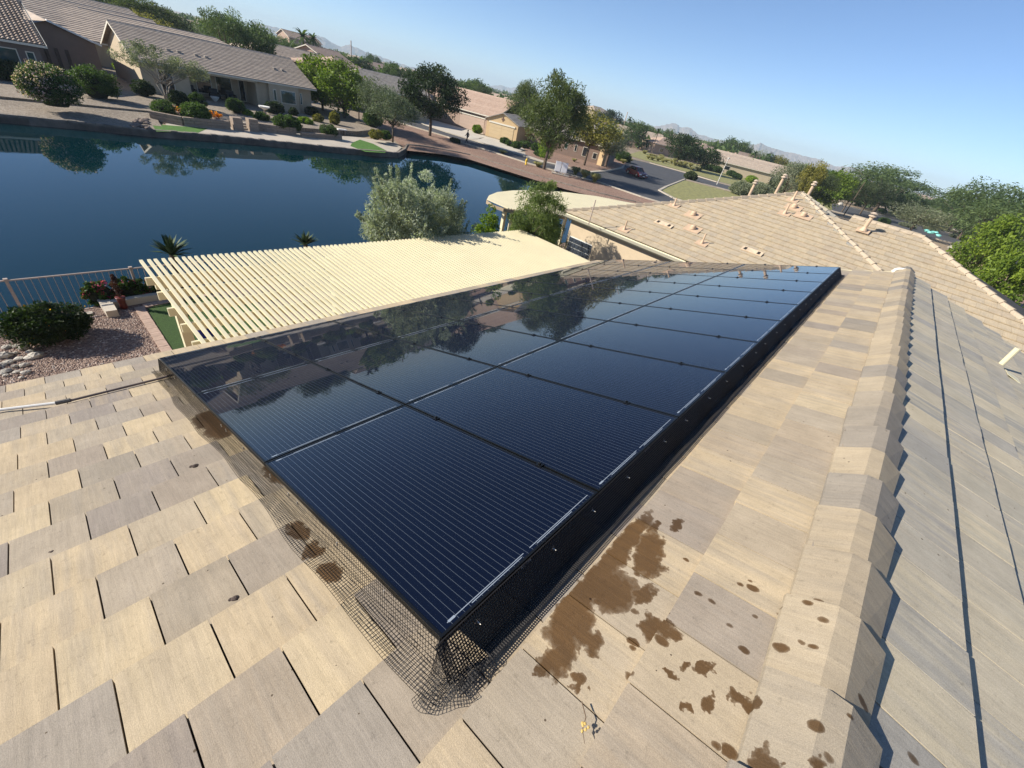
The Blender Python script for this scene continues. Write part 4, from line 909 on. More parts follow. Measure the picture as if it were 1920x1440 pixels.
def house_at(label, P0, yaw, L_, half, zg, ze, zr, rm, wm, name='house', ends='gg', oh=.5, wins=(), group=None, course=.33, barrel=False, back=True, skip_wall=False, depth2=None, fascia=True, tint_wall=None):
    """P0: front eave corner; local u along the eave, v inwards"""
    h = thing(name, label, 'house', (P0[0], P0[1], zg), yaw, group)
    M = Matrix.Translation((P0[0], P0[1], 0)) @ Matrix.Rotation(yaw, 4, 'Z')
    T = lambda u, v, z: M @ Vector((u, v, z)); h['_m'] = [P0[0], P0[1], zg, yaw]
    m = (zr - ze) / half; n = max(2, round(half * math.hypot(1, m) / course)); mb = MB()
    hl, hr = (ends[0] == 'h') * 1.0, (ends[1] == 'h') * 1.0
    for side in (0, 1) if back else (0,):
        W_ = (lambda u, v, z: T(u, v, z)) if side == 0 else (lambda u, v, z: T(u, 2 * half - v, z))
        for i in range(n):
            v0, v1 = half * i / n, half * (i + 1) / n; z0, z1 = ze + m * v0, ze + m * v1; lift = .06
            mb.cur = (rnd.random(), rnd.random(), rnd.random())
            a0, b0, a1, b1 = hl * v0, L_ - hr * v0, hl * v1, L_ - hr * v1
            if barrel and side == 0:
                cols = int((b0 - a0) / .29); S6 = 5
                for c in range(cols):
                    mb.cur = (rnd.random(), rnd.random(), rnd.random())
                    V = []; 
                    for k in range(S6 + 1):
                        uu = a0 + (c + k / S6) * .29; hh = .075 * math.sin(math.pi * min(1, k / S6 * 1.35)) if k / S6 * 1.35 < 1 else 0
                        V += [W_(uu, v0, z0 + hh + lift), W_(uu, v1 + .02, z1 + hh * .8)]
                    mb.add(V, [(2 * k, 2 * k + 2, 2 * k + 3, 2 * k + 1) for k in range(S6)] + [tuple(2 * k for k in range(S6 + 1))])
                continue
            q = [W_(a0, v0, z0 + lift), W_(b0, v0, z0 + lift), W_(b1, v1, z1), W_(a1, v1, z1), W_(a0, v0, z0 - .03), W_(b0, v0, z0 - .03)]
            mb.add(q, [(0, 1, 2, 3), (4, 5, 1, 0)] if side == 0 else [(3, 2, 1, 0), (0, 1, 5, 4)])
    for e, fl in ((0, hl), (1, hr)):
        if not fl: continue
        for i in range(n):
            d0, d1 = half * i / n, half * (i + 1) / n; z0, z1 = ze + m * d0, ze + m * d1; X = (lambda d: d) if e == 0 else (lambda d: L_ - d); mb.cur = (rnd.random(),) * 3
            mb.add([T(X(d0), d0, z0 + .045), T(X(d0), 2 * half - d0, z0 + .045), T(X(d1), 2 * half - d1, z1), T(X(d1), d1, z1), T(X(d0), d0, z0 - .03), T(X(d0), 2 * half - d0, z0 - .03)], [(0, 3, 2, 1), (4, 0, 1, 5)] if e == 0 else [(0, 1, 2, 3), (4, 5, 1, 0)])
    rf = obj('roof', mb, rm, h, kind='stuff')
    rt = MB()
    k = hl * half; n2 = max(2, int((L_ - (hl + hr) * half) / .45))
    for i in range(n2):
        u0 = k + (L_ - (hl + hr) * half) * i / n2; u1 = k + (L_ - (hl + hr) * half) * (i + 1) / n2 + .03; rt.cur = (rnd.random(),) * 3
        rt.hexa([T(u0, half - .15, zr - .03), T(u1, half - .15, zr - .045), T(u1, half + .15, zr - .045), T(u0, half + .15, zr - .03), T(u0, half - .05, zr + .09), T(u1, half - .05, zr + .07), T(u1, half + .05, zr + .07), T(u0, half + .05, zr + .09)])
    obj('ridge', rt, rm, h, kind='stuff')
    if fascia:
        mb = MB(); mb.beam(T(0, .02, ze - .09), T(L_, .02, ze - .09), .04, .16)
        for e, uu in ((0, .02), (1, L_ - .02)):
            if ends[e] == 'g': mb.beam(T(uu, 0, ze - .08), T(uu, half, zr - .08), .05, .16); mb.beam(T(uu, 2 * half, ze - .08), T(uu, half, zr - .08), .05, .16)
        obj('fascia', mb, m_wf, h, kind='stuff')
    if not skip_wall:
        P = [(oh, oh), (L_ - oh, oh), (L_ - oh, 2 * half - oh), (oh, 2 * half - oh)]; mb = MB(); zt = ze + m * oh - .05
        mb.add([T(*p, zg) for p in P] + [T(*p, zt) for p in P], [(0, 1, 5, 4), (1, 2, 6, 5), (2, 3, 7, 6), (3, 0, 4, 7)])
        for e, uu in ((0, oh), (1, L_ - oh)):
            if ends[e] == 'g': mb.add([T(uu, oh, zt), T(uu, 2 * half - oh, zt), T(uu, half, zr - .06)], [(0, 1, 2) if e else (0, 2, 1)])
        obj('wall', mb, wm, h)
    for wdef in wins: window(h, T, L_, half, oh, zg, *wdef)
    return h, T
def window(h, T, L_, half, oh, zg, face, a, b, z0, z1, kind='w', mg=None):
    if face == 'F': fr = lambda s, d, z: T(s, oh - d, zg + z)
    elif face == 'L': fr = lambda s, d, z: T(oh - d, s, zg + z)
    else: fr = lambda s, d, z: T(L_ - oh + d, s, zg + z)
    def bx_(s0, s1, d0, d1, z0_, z1_): return MB().hexa([fr(s0, d0, z0_), fr(s1, d0, z0_), fr(s1, d1, z0_), fr(s0, d1, z0_), fr(s0, d0, z1_), fr(s1, d0, z1_), fr(s1, d1, z1_), fr(s0, d1, z1_)])
    if kind == 'g':
        f = obj('garage_door', bx_(a, b, .0, .03, z0, z1), mg or m_gar, h); mb = MB()
        for i in range(4):
            q = z0 + (z1 - z0) * i / 4; obj('panel', bx_(a + .05, b - .05, .03, .045, q + .04, q + (z1 - z0) / 4 - .02), mg or m_gar, f)
        obj('lintel', bx_(a - .15, b + .15, .0, .12, z1 + .02, z1 + .2), m_wf, h)
    else:
        f = obj('window', bx_(a, b, .003, .05, z0, z1), m_wf, h); obj('pane', bx_(a + .07, b - .07, .051, .058, z0 + .07, z1 - .07), m_glass if kind == 'w' else m_dglass, f)

# --- main house over the lake
zg = -5.55
pad = [(-40, 46.5), (9.0, 48.6), (9.9, 49.5), (12.6, 47.6), (22, 48.2), (28, 49.5), (33, 53), (34, 60), (38, 80), (10, 90), (-40, 80)]
slab('yard_pad', pad, ZS - .5, zg, m_tan_gravel, kind='structure')
xs_ = [WY(u, v, 59.4).x for u, v in ((363, 190), (485, 205))]
h1, T1 = house_at('long tan tiled house with a shaded patio facing the lake', (10.72, 58.8), 0.0, 17.4, 6.4, zg, -2.9, -.6, m_rtan, m_wtan, skip_wall=True, oh=.55)
def wb(name, x0, x1, y0, y1, z1=-2.75, m_=m_wtan): return obj(name, MB().box(x0, x1, y0, y1, zg, z1), m_, h1)
wb('wall', 11.2, xs_[0], 59.35, 70.9); wb('wall', xs_[0], xs_[1], 62.0, 70.9); wb('wall', xs_[1], 27.6, 59.35, 70.9); wb('wall', 22.6, 25.9, 58.85, 59.345, -2.86)
mb = MB()
for xg, sg in ((11.2, 1), (27.6, 0)): mb.add([(xg, 59.35, -2.745), (xg, 70.9, -2.745), (xg, 65.2, -.66)], [(0, 1, 2) if not sg else (0, 2, 1)])
obj('gable_wall', mb, m_wtan, h1)
obj('beam', MB().box(xs_[0] - .2, xs_[1] + .2, 59.3, 59.6, -3.25, -2.95), m_wf, h1)
def w1(x0, x1, z0, z1, y=59.35, g=m_glass, fm=m_wf):
    f = obj('window', MB().box(x0, x1, y - .05, y - .003, zg + z0, zg + z1), fm, h1); obj('pane', MB().box(x0 + .07, x1 - .07, y - .06, y - .051, zg + z0 + .07, zg + z1 - .07), g, f)
a_ = WY(302, 165, 59.35).x; b_ = WY(329, 165, 59.35).x; w1(a_, b_, .1, 2.1, g=m_dglass)
w1(23.0, 23.35, .9, 2.0, 58.85); w1(23.8, 25.5, .75, 2.05, 58.85); w1(26.2, 26.5, .8, 2.0)
ww = xs_[1] - xs_[0]
w1(xs_[0] + ww * .20, xs_[0] + ww * .43, .3, 2.15, 62.0, m_dglass); w1(xs_[0] + ww * .50, xs_[0] + ww * .75, .3, 2.15, 62.0, m_dglass); w1(xs_[0] + ww * .86, xs_[0] + ww * .96, 0.05, 2.1, 62.0, m_dglass)
obj('post', MB().box(xs_[1] - .05, xs_[1] + .25, 59.2, 59.5, zg, -3.25), m_wtan, h1)
for (x_, z_) in ((14.2, -1.9), (16.6, -1.9), (24.5, -1.8)):
    v_ = (z_ + 2.9) / .36 + 58.8
    for dx in (0, .9): obj('roof_vent', MB().box(x_ + dx, x_ + dx + .3, v_ - .15, v_ + .15, z_ - .02, z_ + .14), m_rgrey, h1)
# --- dark stucco house with barrel tiles, top left
h2, T2 = house_at('dark stucco house with barrel tile roof at the left end of the lake', (-12.0, 57.0), 0.0, 16.95, 6.6, zg, -2.9, -.5, m_rdark, m_wgrey, barrel=True,
                  wins=[('F', 13.2, 15.1, .75, 2.1), ('F', 15.55, 16.05, .7, 2.05), ('F', 9.5, 11.5, .8, 2.0), ('F', 5, 7, .8, 2)])
# its rear wing: gable towards the lake
Y_ = 63.8; pA = WY(86, 40, Y_); pB = WY(178, 83, Y_); dxw = pB.x - pA.x
wing = thing('house', 'brown stucco gabled wing with a white edged flat rake beside the dark house', 'house', (pA.x, Y_, zg))
mb = MB(); mb.prism([(pA.x - dxw, pB.z), (pA.x - dxw, zg), (pB.x, zg), (pB.x, pB.z), (pA.x, pA.z)], 0, -12, Matrix(((1, 0, 0, 0), (0, 0, -1, Y_), (0, 1, 0, 0), (0, 0, 0, 1)))); obj('wall', mb, m_wbrown, wing)
mb = MB(); mb.beam((pA.x, Y_ - .3, pA.z + .12), (pB.x + .4, Y_ - .3, pB.z - .02), .5, .14); obj('rake_trim', mb, mat("pale_trim", (.72, .70, .66), .7), wing)
mb = MB(); mb.add([(pA.x, Y_ - .4, pA.z + .1), (pB.x + .5, Y_ - .4, pB.z - .1), (pB.x + .5, Y_ + 12, pB.z - .1), (pA.x, Y_ + 12, pA.z + .1)], [(0, 1, 2, 3)]); mb.add([(pA.x, Y_ - .4, pA.z + .1), (pA.x, Y_ + 12, pA.z + .1), (pA.x - dxw, Y_ + 12, pB.z - .1), (pA.x - dxw, Y_ - .4, pB.z - .1)], [(0, 1, 2, 3)]); obj('roof', mb, m_rtan, wing)
for k in range(3): obj('side_screen', MB().box(5.3 + k * .7, 5.55 + k * .7, Y_ - .06, Y_ - .003, zg, zg + 2.1), mat('dark_brown_wood', (.09, .06, .045), .9), wing)
# --- lakeside retaining walls, lawns, steps of the tan house
def low_wall(label, pts, h, zb, mm=m_block, wd=.35, blk=.45):
    o = thing('retaining_wall', label, 'retaining wall', (*pts[0], zb))
    for a, b in zip(pts[:-1], pts[1:]):
        a = Vector((*a, 0)); b = Vector((*b, 0)); n = max(1, int((b - a).length / blk))
        for r_ in range(max(1, round(h / .22))):
            for i in range(n):
                p0 = a.lerp(b, (i + .5 * (r_ % 2) * (i > 0)) / n); p1 = a.lerp(b, min(1, (i + .97 + .5 * (r_ % 2)) / n)); z0 = zb + r_ * .22
                mb = MB(); mb.beam(p0 + Vector((0, rnd.uniform(-.02, .02), z0 + .105)), p1 + Vector((0, rnd.uniform(-.02, .02), z0 + .105)), wd, .20); obj('block', mb, mm, o)
    return o
zw = ZS - .04
sl = MB(); sl.add([(-45, 42.3, ZS - .02), (0.2, 44.1, ZS - .02), (4.3, 43.7, ZS - .02), (8.6, 43.2, ZS - .02), (8.9, 46.0, ZS + .06), (9.6, 50.0, zg + .012), (-45, 50.2, zg + .012)], [(0, 1, 2, 3, 4, 5, 6)]); obj('gravel_slope', sl, m_tan_gravel, None, kind='structure')
walk = [(8.9, 43.2), (12.8, 43.2), (17.8, 42.0), (22.7, 41.6), (27.9, 41.5), (30.5, 44.3), (31.5, 47.2), (27, 48.3), (20, 47.0), (12.5, 47.4), (9.3, 46.0)]
sheet('lakeside_walk', walk, ZS + .01, m_conc)
lw = [GS(285, 233), GS(390, 241), GS(372, 249), GS(293, 247)]; sheet('lawn', lw, ZS + .02, m_lawn)
lw2 = [GS(660, 268), GS(675, 262), GS(700, 270), GS(725, 283), GS(722, 287), GS(685, 285), GS(657, 274)]; sheet('lawn', lw2, ZS + .02, m_lawn)
low_wall('tan block retaining wall between the lawn and the terrace of the lakeside house', [GS(285, 225), GS(345, 236), GS(432, 243)], .66, ZS)
low_wall('tan block retaining wall right of the terrace steps', [GS(480, 245), GS(520, 250), GS(555, 254)], .6, ZS)
low_wall('tan block retaining wall at the right end by the small stone bench', [GS(565, 257), GS(610, 260), GS(640, 262)], .55, ZS)
for k, (u, v, lb) in enumerate(((446, 244, 'square block pillar left of the terrace steps'), (475, 246, 'square block pillar right of the terrace steps'))):
    x_, y_ = GS(u, v); o = thing('block_pillar', lb, 'pillar', (x_, y_, ZS)); 
    for r_ in range(5): obj('block', MB().box(x_ - .38, x_ + .38, y_ - .38, y_ + .38, ZS + r_ * .2, ZS + r_ * .2 + .19), m_block, o)
x_, y_ = GS(461, 244); st_ = thing('terrace_steps', 'brown steps between two block pillars below the shaded patio', 'steps', (x_, y_, ZS))
for k in range(3): obj('step', MB().box(x_ - .8, x_ + .8, y_ + k * .35, y_ + .34 + k * .35, ZS, ZS + .15 * (k + 1)), m_conc, st_)
# shrubs in front of the houses over the lake
def gb(u, v, z=None):
    z = ZS + .35 if z is None else z; P = G(u, v, z); return (P.x, P.y, z)
B = [(108, 200, 1.75, 1.4, 2.2, 'hedge', 'palepink', 'large oleander hedge with pale pink blossom beside the dark house'), (185, 184, 1.6, 1.3, 1.9, 'hedge', None, 'clipped oleander hedge right of the blossoming one'),
     (158, 140, 1.6, 1.2, 1.5, 'hedge', None, 'dark green round shrub against the brown gabled wing'), (12, 150, 1.6, 1.0, 1.2, 'dark', None, 'dark shrub under the window of the dark house'),
     (195, 108, 1.3, 1.0, .9, 'grey', None, 'grey green shrub on the far side of the path between the houses'), (224, 119, .9, .8, .8, 'lime', None, 'upper bright clipped hedge left of the tan house'), (236, 136, 1.2, .9, .9, 'lime', None, 'lower bright clipped hedge left of the tan house'),
     (313, 219, .95, .9, 1.0, 'hedge', None, 'round shrub at the left end of the block wall'), (370, 228, 1.15, .95, 1.15, 'hedge', None, 'largest round shrub on the block wall'), (373, 203, .75, .75, 1.05, 'hedge', None, 'upright round shrub in front of the patio left part'),
     (444, 212, .85, .8, 1.1, 'hedge', None, 'barrel shaped shrub in front of the patio'), (492, 228, .8, .7, .7, 'hedge', None, 'low shrub right of the terrace steps'), (466, 219, .5, .5, .5, 'lime', None, 'tiny bright shrub above the terrace steps'),
     (516, 213, 1.1, .8, 1.0, 'dark', None, 'dark clipped hedge under the bay window left part'), (551, 219, .5, .5, .8, 'dark', None, 'small dark shrub under the wide bay window'), (585, 219, .8, .7, .9, 'dark', None, 'dark shrub at the right corner of the tan house'),
     (540, 245, 1.45, .9, 1.1, 'hedge', None, 'broad green shrub hanging over the wall right of the steps'), (573, 234, .9, .7, .6, 'lime', None, 'low light green shrub behind the broad one'), (597, 231, .6, .6, .8, 'yellow', None, 'round yellow green shrub near the stone bench'),
     (617, 254, .95, .8, .85, 'hedge', None, 'round green shrub left of the small stone bench'), (628, 236, .6, .6, 1.3, 'yellow', None, 'upright olive green shrub behind the stone bench'), (705, 262, .8, .7, .9, 'yellow', None, 'yellow green shrub left above the kidney shaped lawn'),
     (722, 262, .75, .7, .8, 'hedge', None, 'dark round shrub above the kidney shaped lawn'), (700, 240, 1.3, 1.1, 2.0, 'hedge', None, 'tall green shrub under the olive trees at the lake corner'), (338, 200, .8, .7, 1.1, 'dark', None, 'dark shrub behind the grey trunks of the lakeside olive'), (356, 200, .5, .5, .7, 'dark', None, 'small dark shrub beside the sliding door'), (272, 180, .9, .8, 1.1, 'dark', None, 'dark shrub at the left corner of the tan house')]
for k, (u, v, rx, ry, h_, kd, fl, lb) in enumerate(B):
    zb = zg if v < 215 else ZS + .25
    bush('shrub', lb, gb(u, v, zb), rx, ry, h_ * 1.22, kd, 40 + k, 46, 40, .13 if rx > 1 else .10, flower=fl, nf=40, cat='shrub')
for k, (u, v, lb) in enumerate(((333, 208, 'orange flowers between the two round shrubs'), (402, 219, 'orange flowers right of the largest round shrub'))):
    P = gb(u, v, ZS + .5); cs = crown_points(14, .7, .4, 0, .35, 60 + k); put('flower_bed', leaves('blooms', cs, np.full(14, .16), 60, .08, lm('orange'), 5 + k, .9), None, lb, 'flowers').location = P
# white bowl planter, patio furniture, stone bench
P = gb(497, 213, zg); o = thing('planter_bowl', 'white shallow bowl planter on a stand right of the patio', 'planter', P); obj('bowl', MB().lathe([(.12, .35), (.5, .55), (.55, .68), (.45, .66)], n=16), mat("white_stone", (.75, .73, .68), .8)).parent = o; obj('stand', MB().lathe([(.2, 0), (.1, .1), (.12, .36)], n=10), m_block).parent = o
P = gb(404, 190, zg); o = thing('planter_bowl', 'white bowl standing on the shaded patio', 'planter', P); obj('bowl', MB().lathe([(.1, .0), (.35, .3), (.42, .42), (.35, .4)], n=16), mat("white_stone", (.75, .73, .68), .8)).parent = o
for k, (x_, lb) in enumerate(((15.4, 'dark patio armchair at the left of the shaded patio'), (17.6, 'dark patio armchair in the middle of the shaded patio'), (19.2, 'dark patio armchair at the right of the shaded patio'))):
    o = thing('armchair', lb, 'armchair', (x_, 60.8, zg), 0, 'armchairs on the lakeside patio'); mm = mat("dark_cushion", (.035, .035, .04), .9)
    obj('seat', MB().box(-.4, .4, -.4, .4, .2, .48), mm).parent = o; obj('backrest', MB().box(-.4, .4, .3, .45, .48, 1.0), mm).parent = o
    for s_ in (-.45, .35): obj('armrest', MB().box(s_, s_ + .1, -.4, .42, .2, .7), mm).parent = o
P = gb(641, 252, ZS + .02); o = thing('stone_bench', 'small pale stone bench at the right end of the block wall', 'bench', P); obj('seat', MB().box(-.5, .5, -.2, .2, .42, .52), mat("pale_trim", (.72, .70, .66), .7)).parent = o
for s_ in (-.4, .25): obj('leg', MB().box(s_, s_ + .15, -.15, .15, 0, .42), m_block).parent = o
m_rockb = mat('brown_rock', (.20, .15, .12), .9, .4, 3, .5)
for k in range(16):
    u, v = 258 + rnd.uniform(-6, 22), 228 + rnd.uniform(-4, 16); x_, y_ = GS(u, v); mb = MB(); mb.rock((x_, y_, ZS + .08), rnd.uniform(.15, .32), 90 + k)
    obj('boulder', mb, m_rockb, None, 'small boulder in the rock pile at the left end of the lakeside walk', 'rock', 'rock pile by the lakeside walk')
# grey trunked olive in front of the tan house
P = G(315, 195, zg); zt_ = DD(290, 85, math.hypot(P.x - CAM.x, P.y - CAM.y)).z - zg
pts = np.concatenate([crown_points(34, 2.2, 1.4, zt_ * .55, zt_ - .1, 70) + [-1.0, 0, .1], crown_points(30, 1.7, 1.3, zt_ * .5, zt_ - .7, 71) + [2.0, 0, 0]])
big_tree('olive_tree', 'open multi trunked olive tree in front of the tan lakeside house', P, zt_, pts, np.random.default_rng(3).uniform(.28, .62, 64), 130, .17, 'grey', 72, .26, .1, 1.5, .075, bark2, multi=4)

# --- street corner: kerbs, asphalt, sidewalks, driveways
strip_near = [(763, 281), (827, 288), (880, 298), (960, 323), (1060, 354), (1190, 387)]
street_n = [(640, 196), (700, 214), (765, 235), (840, 257), (868, 268), (911, 281), (990, 306), (1050, 323), (1127, 343), (1203, 369), (1240, 380), (1270, 388)]
street_f = [(640, 186), (700, 203), (765, 223), (840, 249), (883, 262), (941, 280), (1022, 305), (1065, 315), (1100, 324), (1140, 321), (1168, 315)]
sheet('lakeside_gravel', [GS(*p) for p in [(700, 262), (740, 262)] + strip_near + [(1280, 405)] + street_n[::-1][1:9] + [(765, 235), (700, 214)]], ZS - .05, m_gravel_far)
asp = [GS(*p) for p in street_n] + [GS(1262, 371), GS(1236, 357), GS(1249, 350), GS(1284, 336), GS(1344, 351), GS(1420, 371), GS(1560, 408), GS(1560, 398), GS(1420, 361), GS(1344, 342), GS(1284, 324), GS(1218, 306), GS(1176, 296), GS(1150, 290), GS(1150, 294), GS(1172, 304), GS(1172, 312)] + [GS(*p) for p in street_f[::-1]]
sheet('street', asp, ZS - .04, m_asphalt)
def kerb(label, px, wd=.35, inset=0, z=ZS + .08, mm=m_conc, nm='kerb'):
    mb = MB(); P = [Vector((*GS(*p), z - .1)) for p in px]
    for a, b in zip(P[:-1], P[1:]): mb.beam(a, b, wd, .2)
    return obj(nm, mb, mm, None, kind='structure')
kerb('', street_n, .3); kerb('', [(1249, 350), (1284, 336), (1344, 351), (1420, 371), (1560, 408)], .3); kerb('', [(1150, 289), (1176, 295), (1218, 305), (1284, 323), (1344, 341), (1420, 360), (1560, 397)], .4)
kerb('', [(1236, 357), (1262, 371), (1290, 380)], .4); kerb('', [(1249, 350), (1236, 357)], .4)
side = [GS(*p) for p in street_f] + [GS(u + 4, v - 6) for u, v in street_f[::-1]]
sheet('sidewalk', side, ZS + .0, m_conc)
kerb('', street_f, .22)
dw1 = [(775, 217), (800, 222), (852, 236), (905, 250), (913, 257), (883, 261), (840, 248), (790, 232)]; sheet('driveway', [GS(*p) for p in dw1], ZS + .012, m_conc2)
dw2 = [(913, 256), (968, 271), (984, 281), (965, 286), (930, 276), (890, 264)]; sheet('driveway', [GS(*p) for p in dw2], ZS + .016, m_conc2)
sheet('front_yard_gravel', [GS(*p) for p in [(985, 275), (1100, 283), (1180, 300), (1165, 313), (1140, 318), (1100, 321), (1065, 312), (1022, 302), (985, 290)]], ZS + .004, m_gravel_far)
sheet('dry_verge', [GS(*p) for p in [(1176, 290), (1200, 283), (1262, 298), (1345, 316), (1440, 340), (1560, 380), (1560, 394), (1420, 358), (1344, 339), (1284, 321), (1218, 303)]], ZS - .03, m_drygrass)
sheet('corner_lawn', [GS(*p) for p in [(1240, 356), (1284, 338), (1344, 353), (1420, 373), (1480, 390), (1300, 385), (1265, 372)]], ZS + .0, m_drygrass)
# ground to the right: yard, road, verge
sheet('road', [GS(*p) for p in [(1560, 382), (1600, 388), (1680, 410), (1760, 432), (1860, 458), (1900, 470), (1880, 478), (1840, 470), (1760, 448), (1660, 420), (1560, 394)]], ZS - .035, m_asphalt)
kerb('', [(1560, 381), (1680, 409), (1760, 431), (1860, 457)], .5); kerb('', [(1560, 395), (1660, 421), (1760, 449), (1880, 479)], .4)
sheet('dry_verge', [GS(*p) for p in [(1640, 392), (1720, 400), (1800, 430), (1780, 434), (1700, 412)]], ZS - .03, m_drygrass)
sheet('bare_ground', [GS(*p) for p in [(1780, 478), (1830, 490), (1920, 520), (2100, 600), (2100, 720), (1900, 575), (1800, 505)]], ZS - .03, mat("ochre_soil", (.45, .33, .18), .95, .2, 2, .5, .02))
sheet('far_right_gravel', [GS(*p) for p in [(1840, 510), (1920, 535), (2100, 600), (2100, 700), (1920, 590)]], ZS - .026, m_gravel_far)

# --- houses on the street
A = Vector((61.3, 64.2, 0)); 
yawg = math.atan2(57.0 - 63.6, 63.5 - 61.6)
h3, T3 = house_at('house with a pink tan roof and a closed garage door left of the gabled garage', (59.3, 82.0), math.atan2(62.9 - 82, 63.4 - 59.3), 19.5, 7.6, ZS, -2.9, .1, m_rpink, m_wpink, wins=[('F', 11.2, 17.0, 0, 2.3, 'g', m_gar2), ('F', 3.5, 6, .9, 2.1)])
mb = MB()
# gabled garage with its gable over the door
g4 = thing('gabled_garage', 'tan gabled garage with a wide tan door and a small emblem in the gable', 'garage', (61.6, 62.7, ZS))
ux_ = Vector((63.5 - 61.6, 57.0 - 62.7, 0)).normalized(); vx_ = Vector((-ux_.y, ux_.x, 0)); W_ = 6.3; O = Vector((61.5, 63.0, 0))
Tg = lambda s, d, z: O + ux_ * s + vx_ * d + Vector((0, 0, ZS + z))
mb = MB(); V = [Tg(0, 0, 0), Tg(W_, 0, 0), Tg(W_, 0, 2.9), Tg(W_ / 2, 0, 4.1), Tg(0, 0, 2.9)]; V2 = [Tg(0, 9, 0), Tg(W_, 9, 0), Tg(W_, 9, 2.9), Tg(W_ / 2, 9, 4.1), Tg(0, 9, 2.9)]
mb.add(V + V2, [(0, 1, 2, 3, 4), (1, 6, 7, 2), (0, 4, 9, 5)]); obj('wall', mb, mat("ochre_stucco", (.50, .36, .20), .95, .05, 2, .3), g4)
mb = MB()
for k in range(9):
    for s_ in (0, 1):
        f0, f1 = k / 9, (k + 1) / 9; a0 = -.35 + (W_ / 2 + .35) * f0; a1 = -.35 + (W_ / 2 + .35) * f1; z0 = 2.80 + 1.38 * f0; z1 = 2.80 + 1.38 * f1
        if s_: a0, a1 = W_ - a0, W_ - a1
        mb.cur = (rnd.random(),) * 3
        mb.add([Tg(a0, -.3, z0 + .06), Tg(a0, 9, z0 + .06), Tg(a1, 9, z1 + .03), Tg(a1, -.3, z1 + .03), Tg(a0, -.3, z0 - .06), Tg(a1, -.3, z1 - .09), Tg(a0, 9, z0 - .05)], [(0, 1, 2, 3) if s_ else (3, 2, 1, 0), (4, 0, 3, 5) if s_ else (5, 3, 0, 4), (4, 6, 1, 0)])
obj('roof', mb, m_rgrey, g4, kind='stuff')
def tg_box(s0, s1, d0, d1, z0, z1): return MB().hexa([Tg(s0, d0, z0), Tg(s1, d0, z0), Tg(s1, d1, z0), Tg(s0, d1, z0), Tg(s0, d0, z1), Tg(s1, d0, z1), Tg(s1, d1, z1), Tg(s0, d1, z1)])
gd = obj('garage_door', tg_box(.7, W_ - .7, -.035, -.004, 0, 2.3), m_gar, g4)
for i in range(4):
    for j in range(2): obj('panel', tg_box(.78 + j * 2.45, 3.12 + j * 2.45, -.05, -.036, .06 + i * .56, .56 + i * .56), m_gar, gd)
obj('lintel', tg_box(.5, W_ - .5, -.14, -.004, 2.32, 2.55), m_wf, g4)
em = obj('emblem', tg_box(W_ / 2 - .1, W_ / 2 + .1, -.05, -.004, 2.9, 3.55), mat("iron_brown", (.12, .06, .04), .7), g4); obj('cross_bar', tg_box(W_ / 2 - .3, W_ / 2 + .3, -.06, -.051, 3.13, 3.33), mat("iron_brown", (.12, .06, .04), .7), em)
h5, T5 = house_at('brown stucco house behind the large pine with three narrow windows', (66.5, 57.0), math.atan2(42.5 - 57, 73 - 66.5), 16, 6, ZS, -3.0, -1.0, m_rgrey, m_wbrown, ends='gh', wins=[('F', 7.2, 7.7, 1.0, 2.1), ('F', 9.0, 9.5, 1.0, 2.1, 'd'), ('F', 10.6, 11.5, .6, 2.1, 'd'), ('F', 12.6, 13.4, .6, 1.6, 'd')])
obj('entry_pillar', MB().box(T5(14.6, -.9, 0).x - .5, T5(14.6, -.9, 0).x + .5, T5(14.6, -.9, 0).y - .5, T5(14.6, -.9, 0).y + .5, ZS, -3.4), mat("ochre_stucco", (.50, .36, .20), .95, .05, 2, .3), h5)
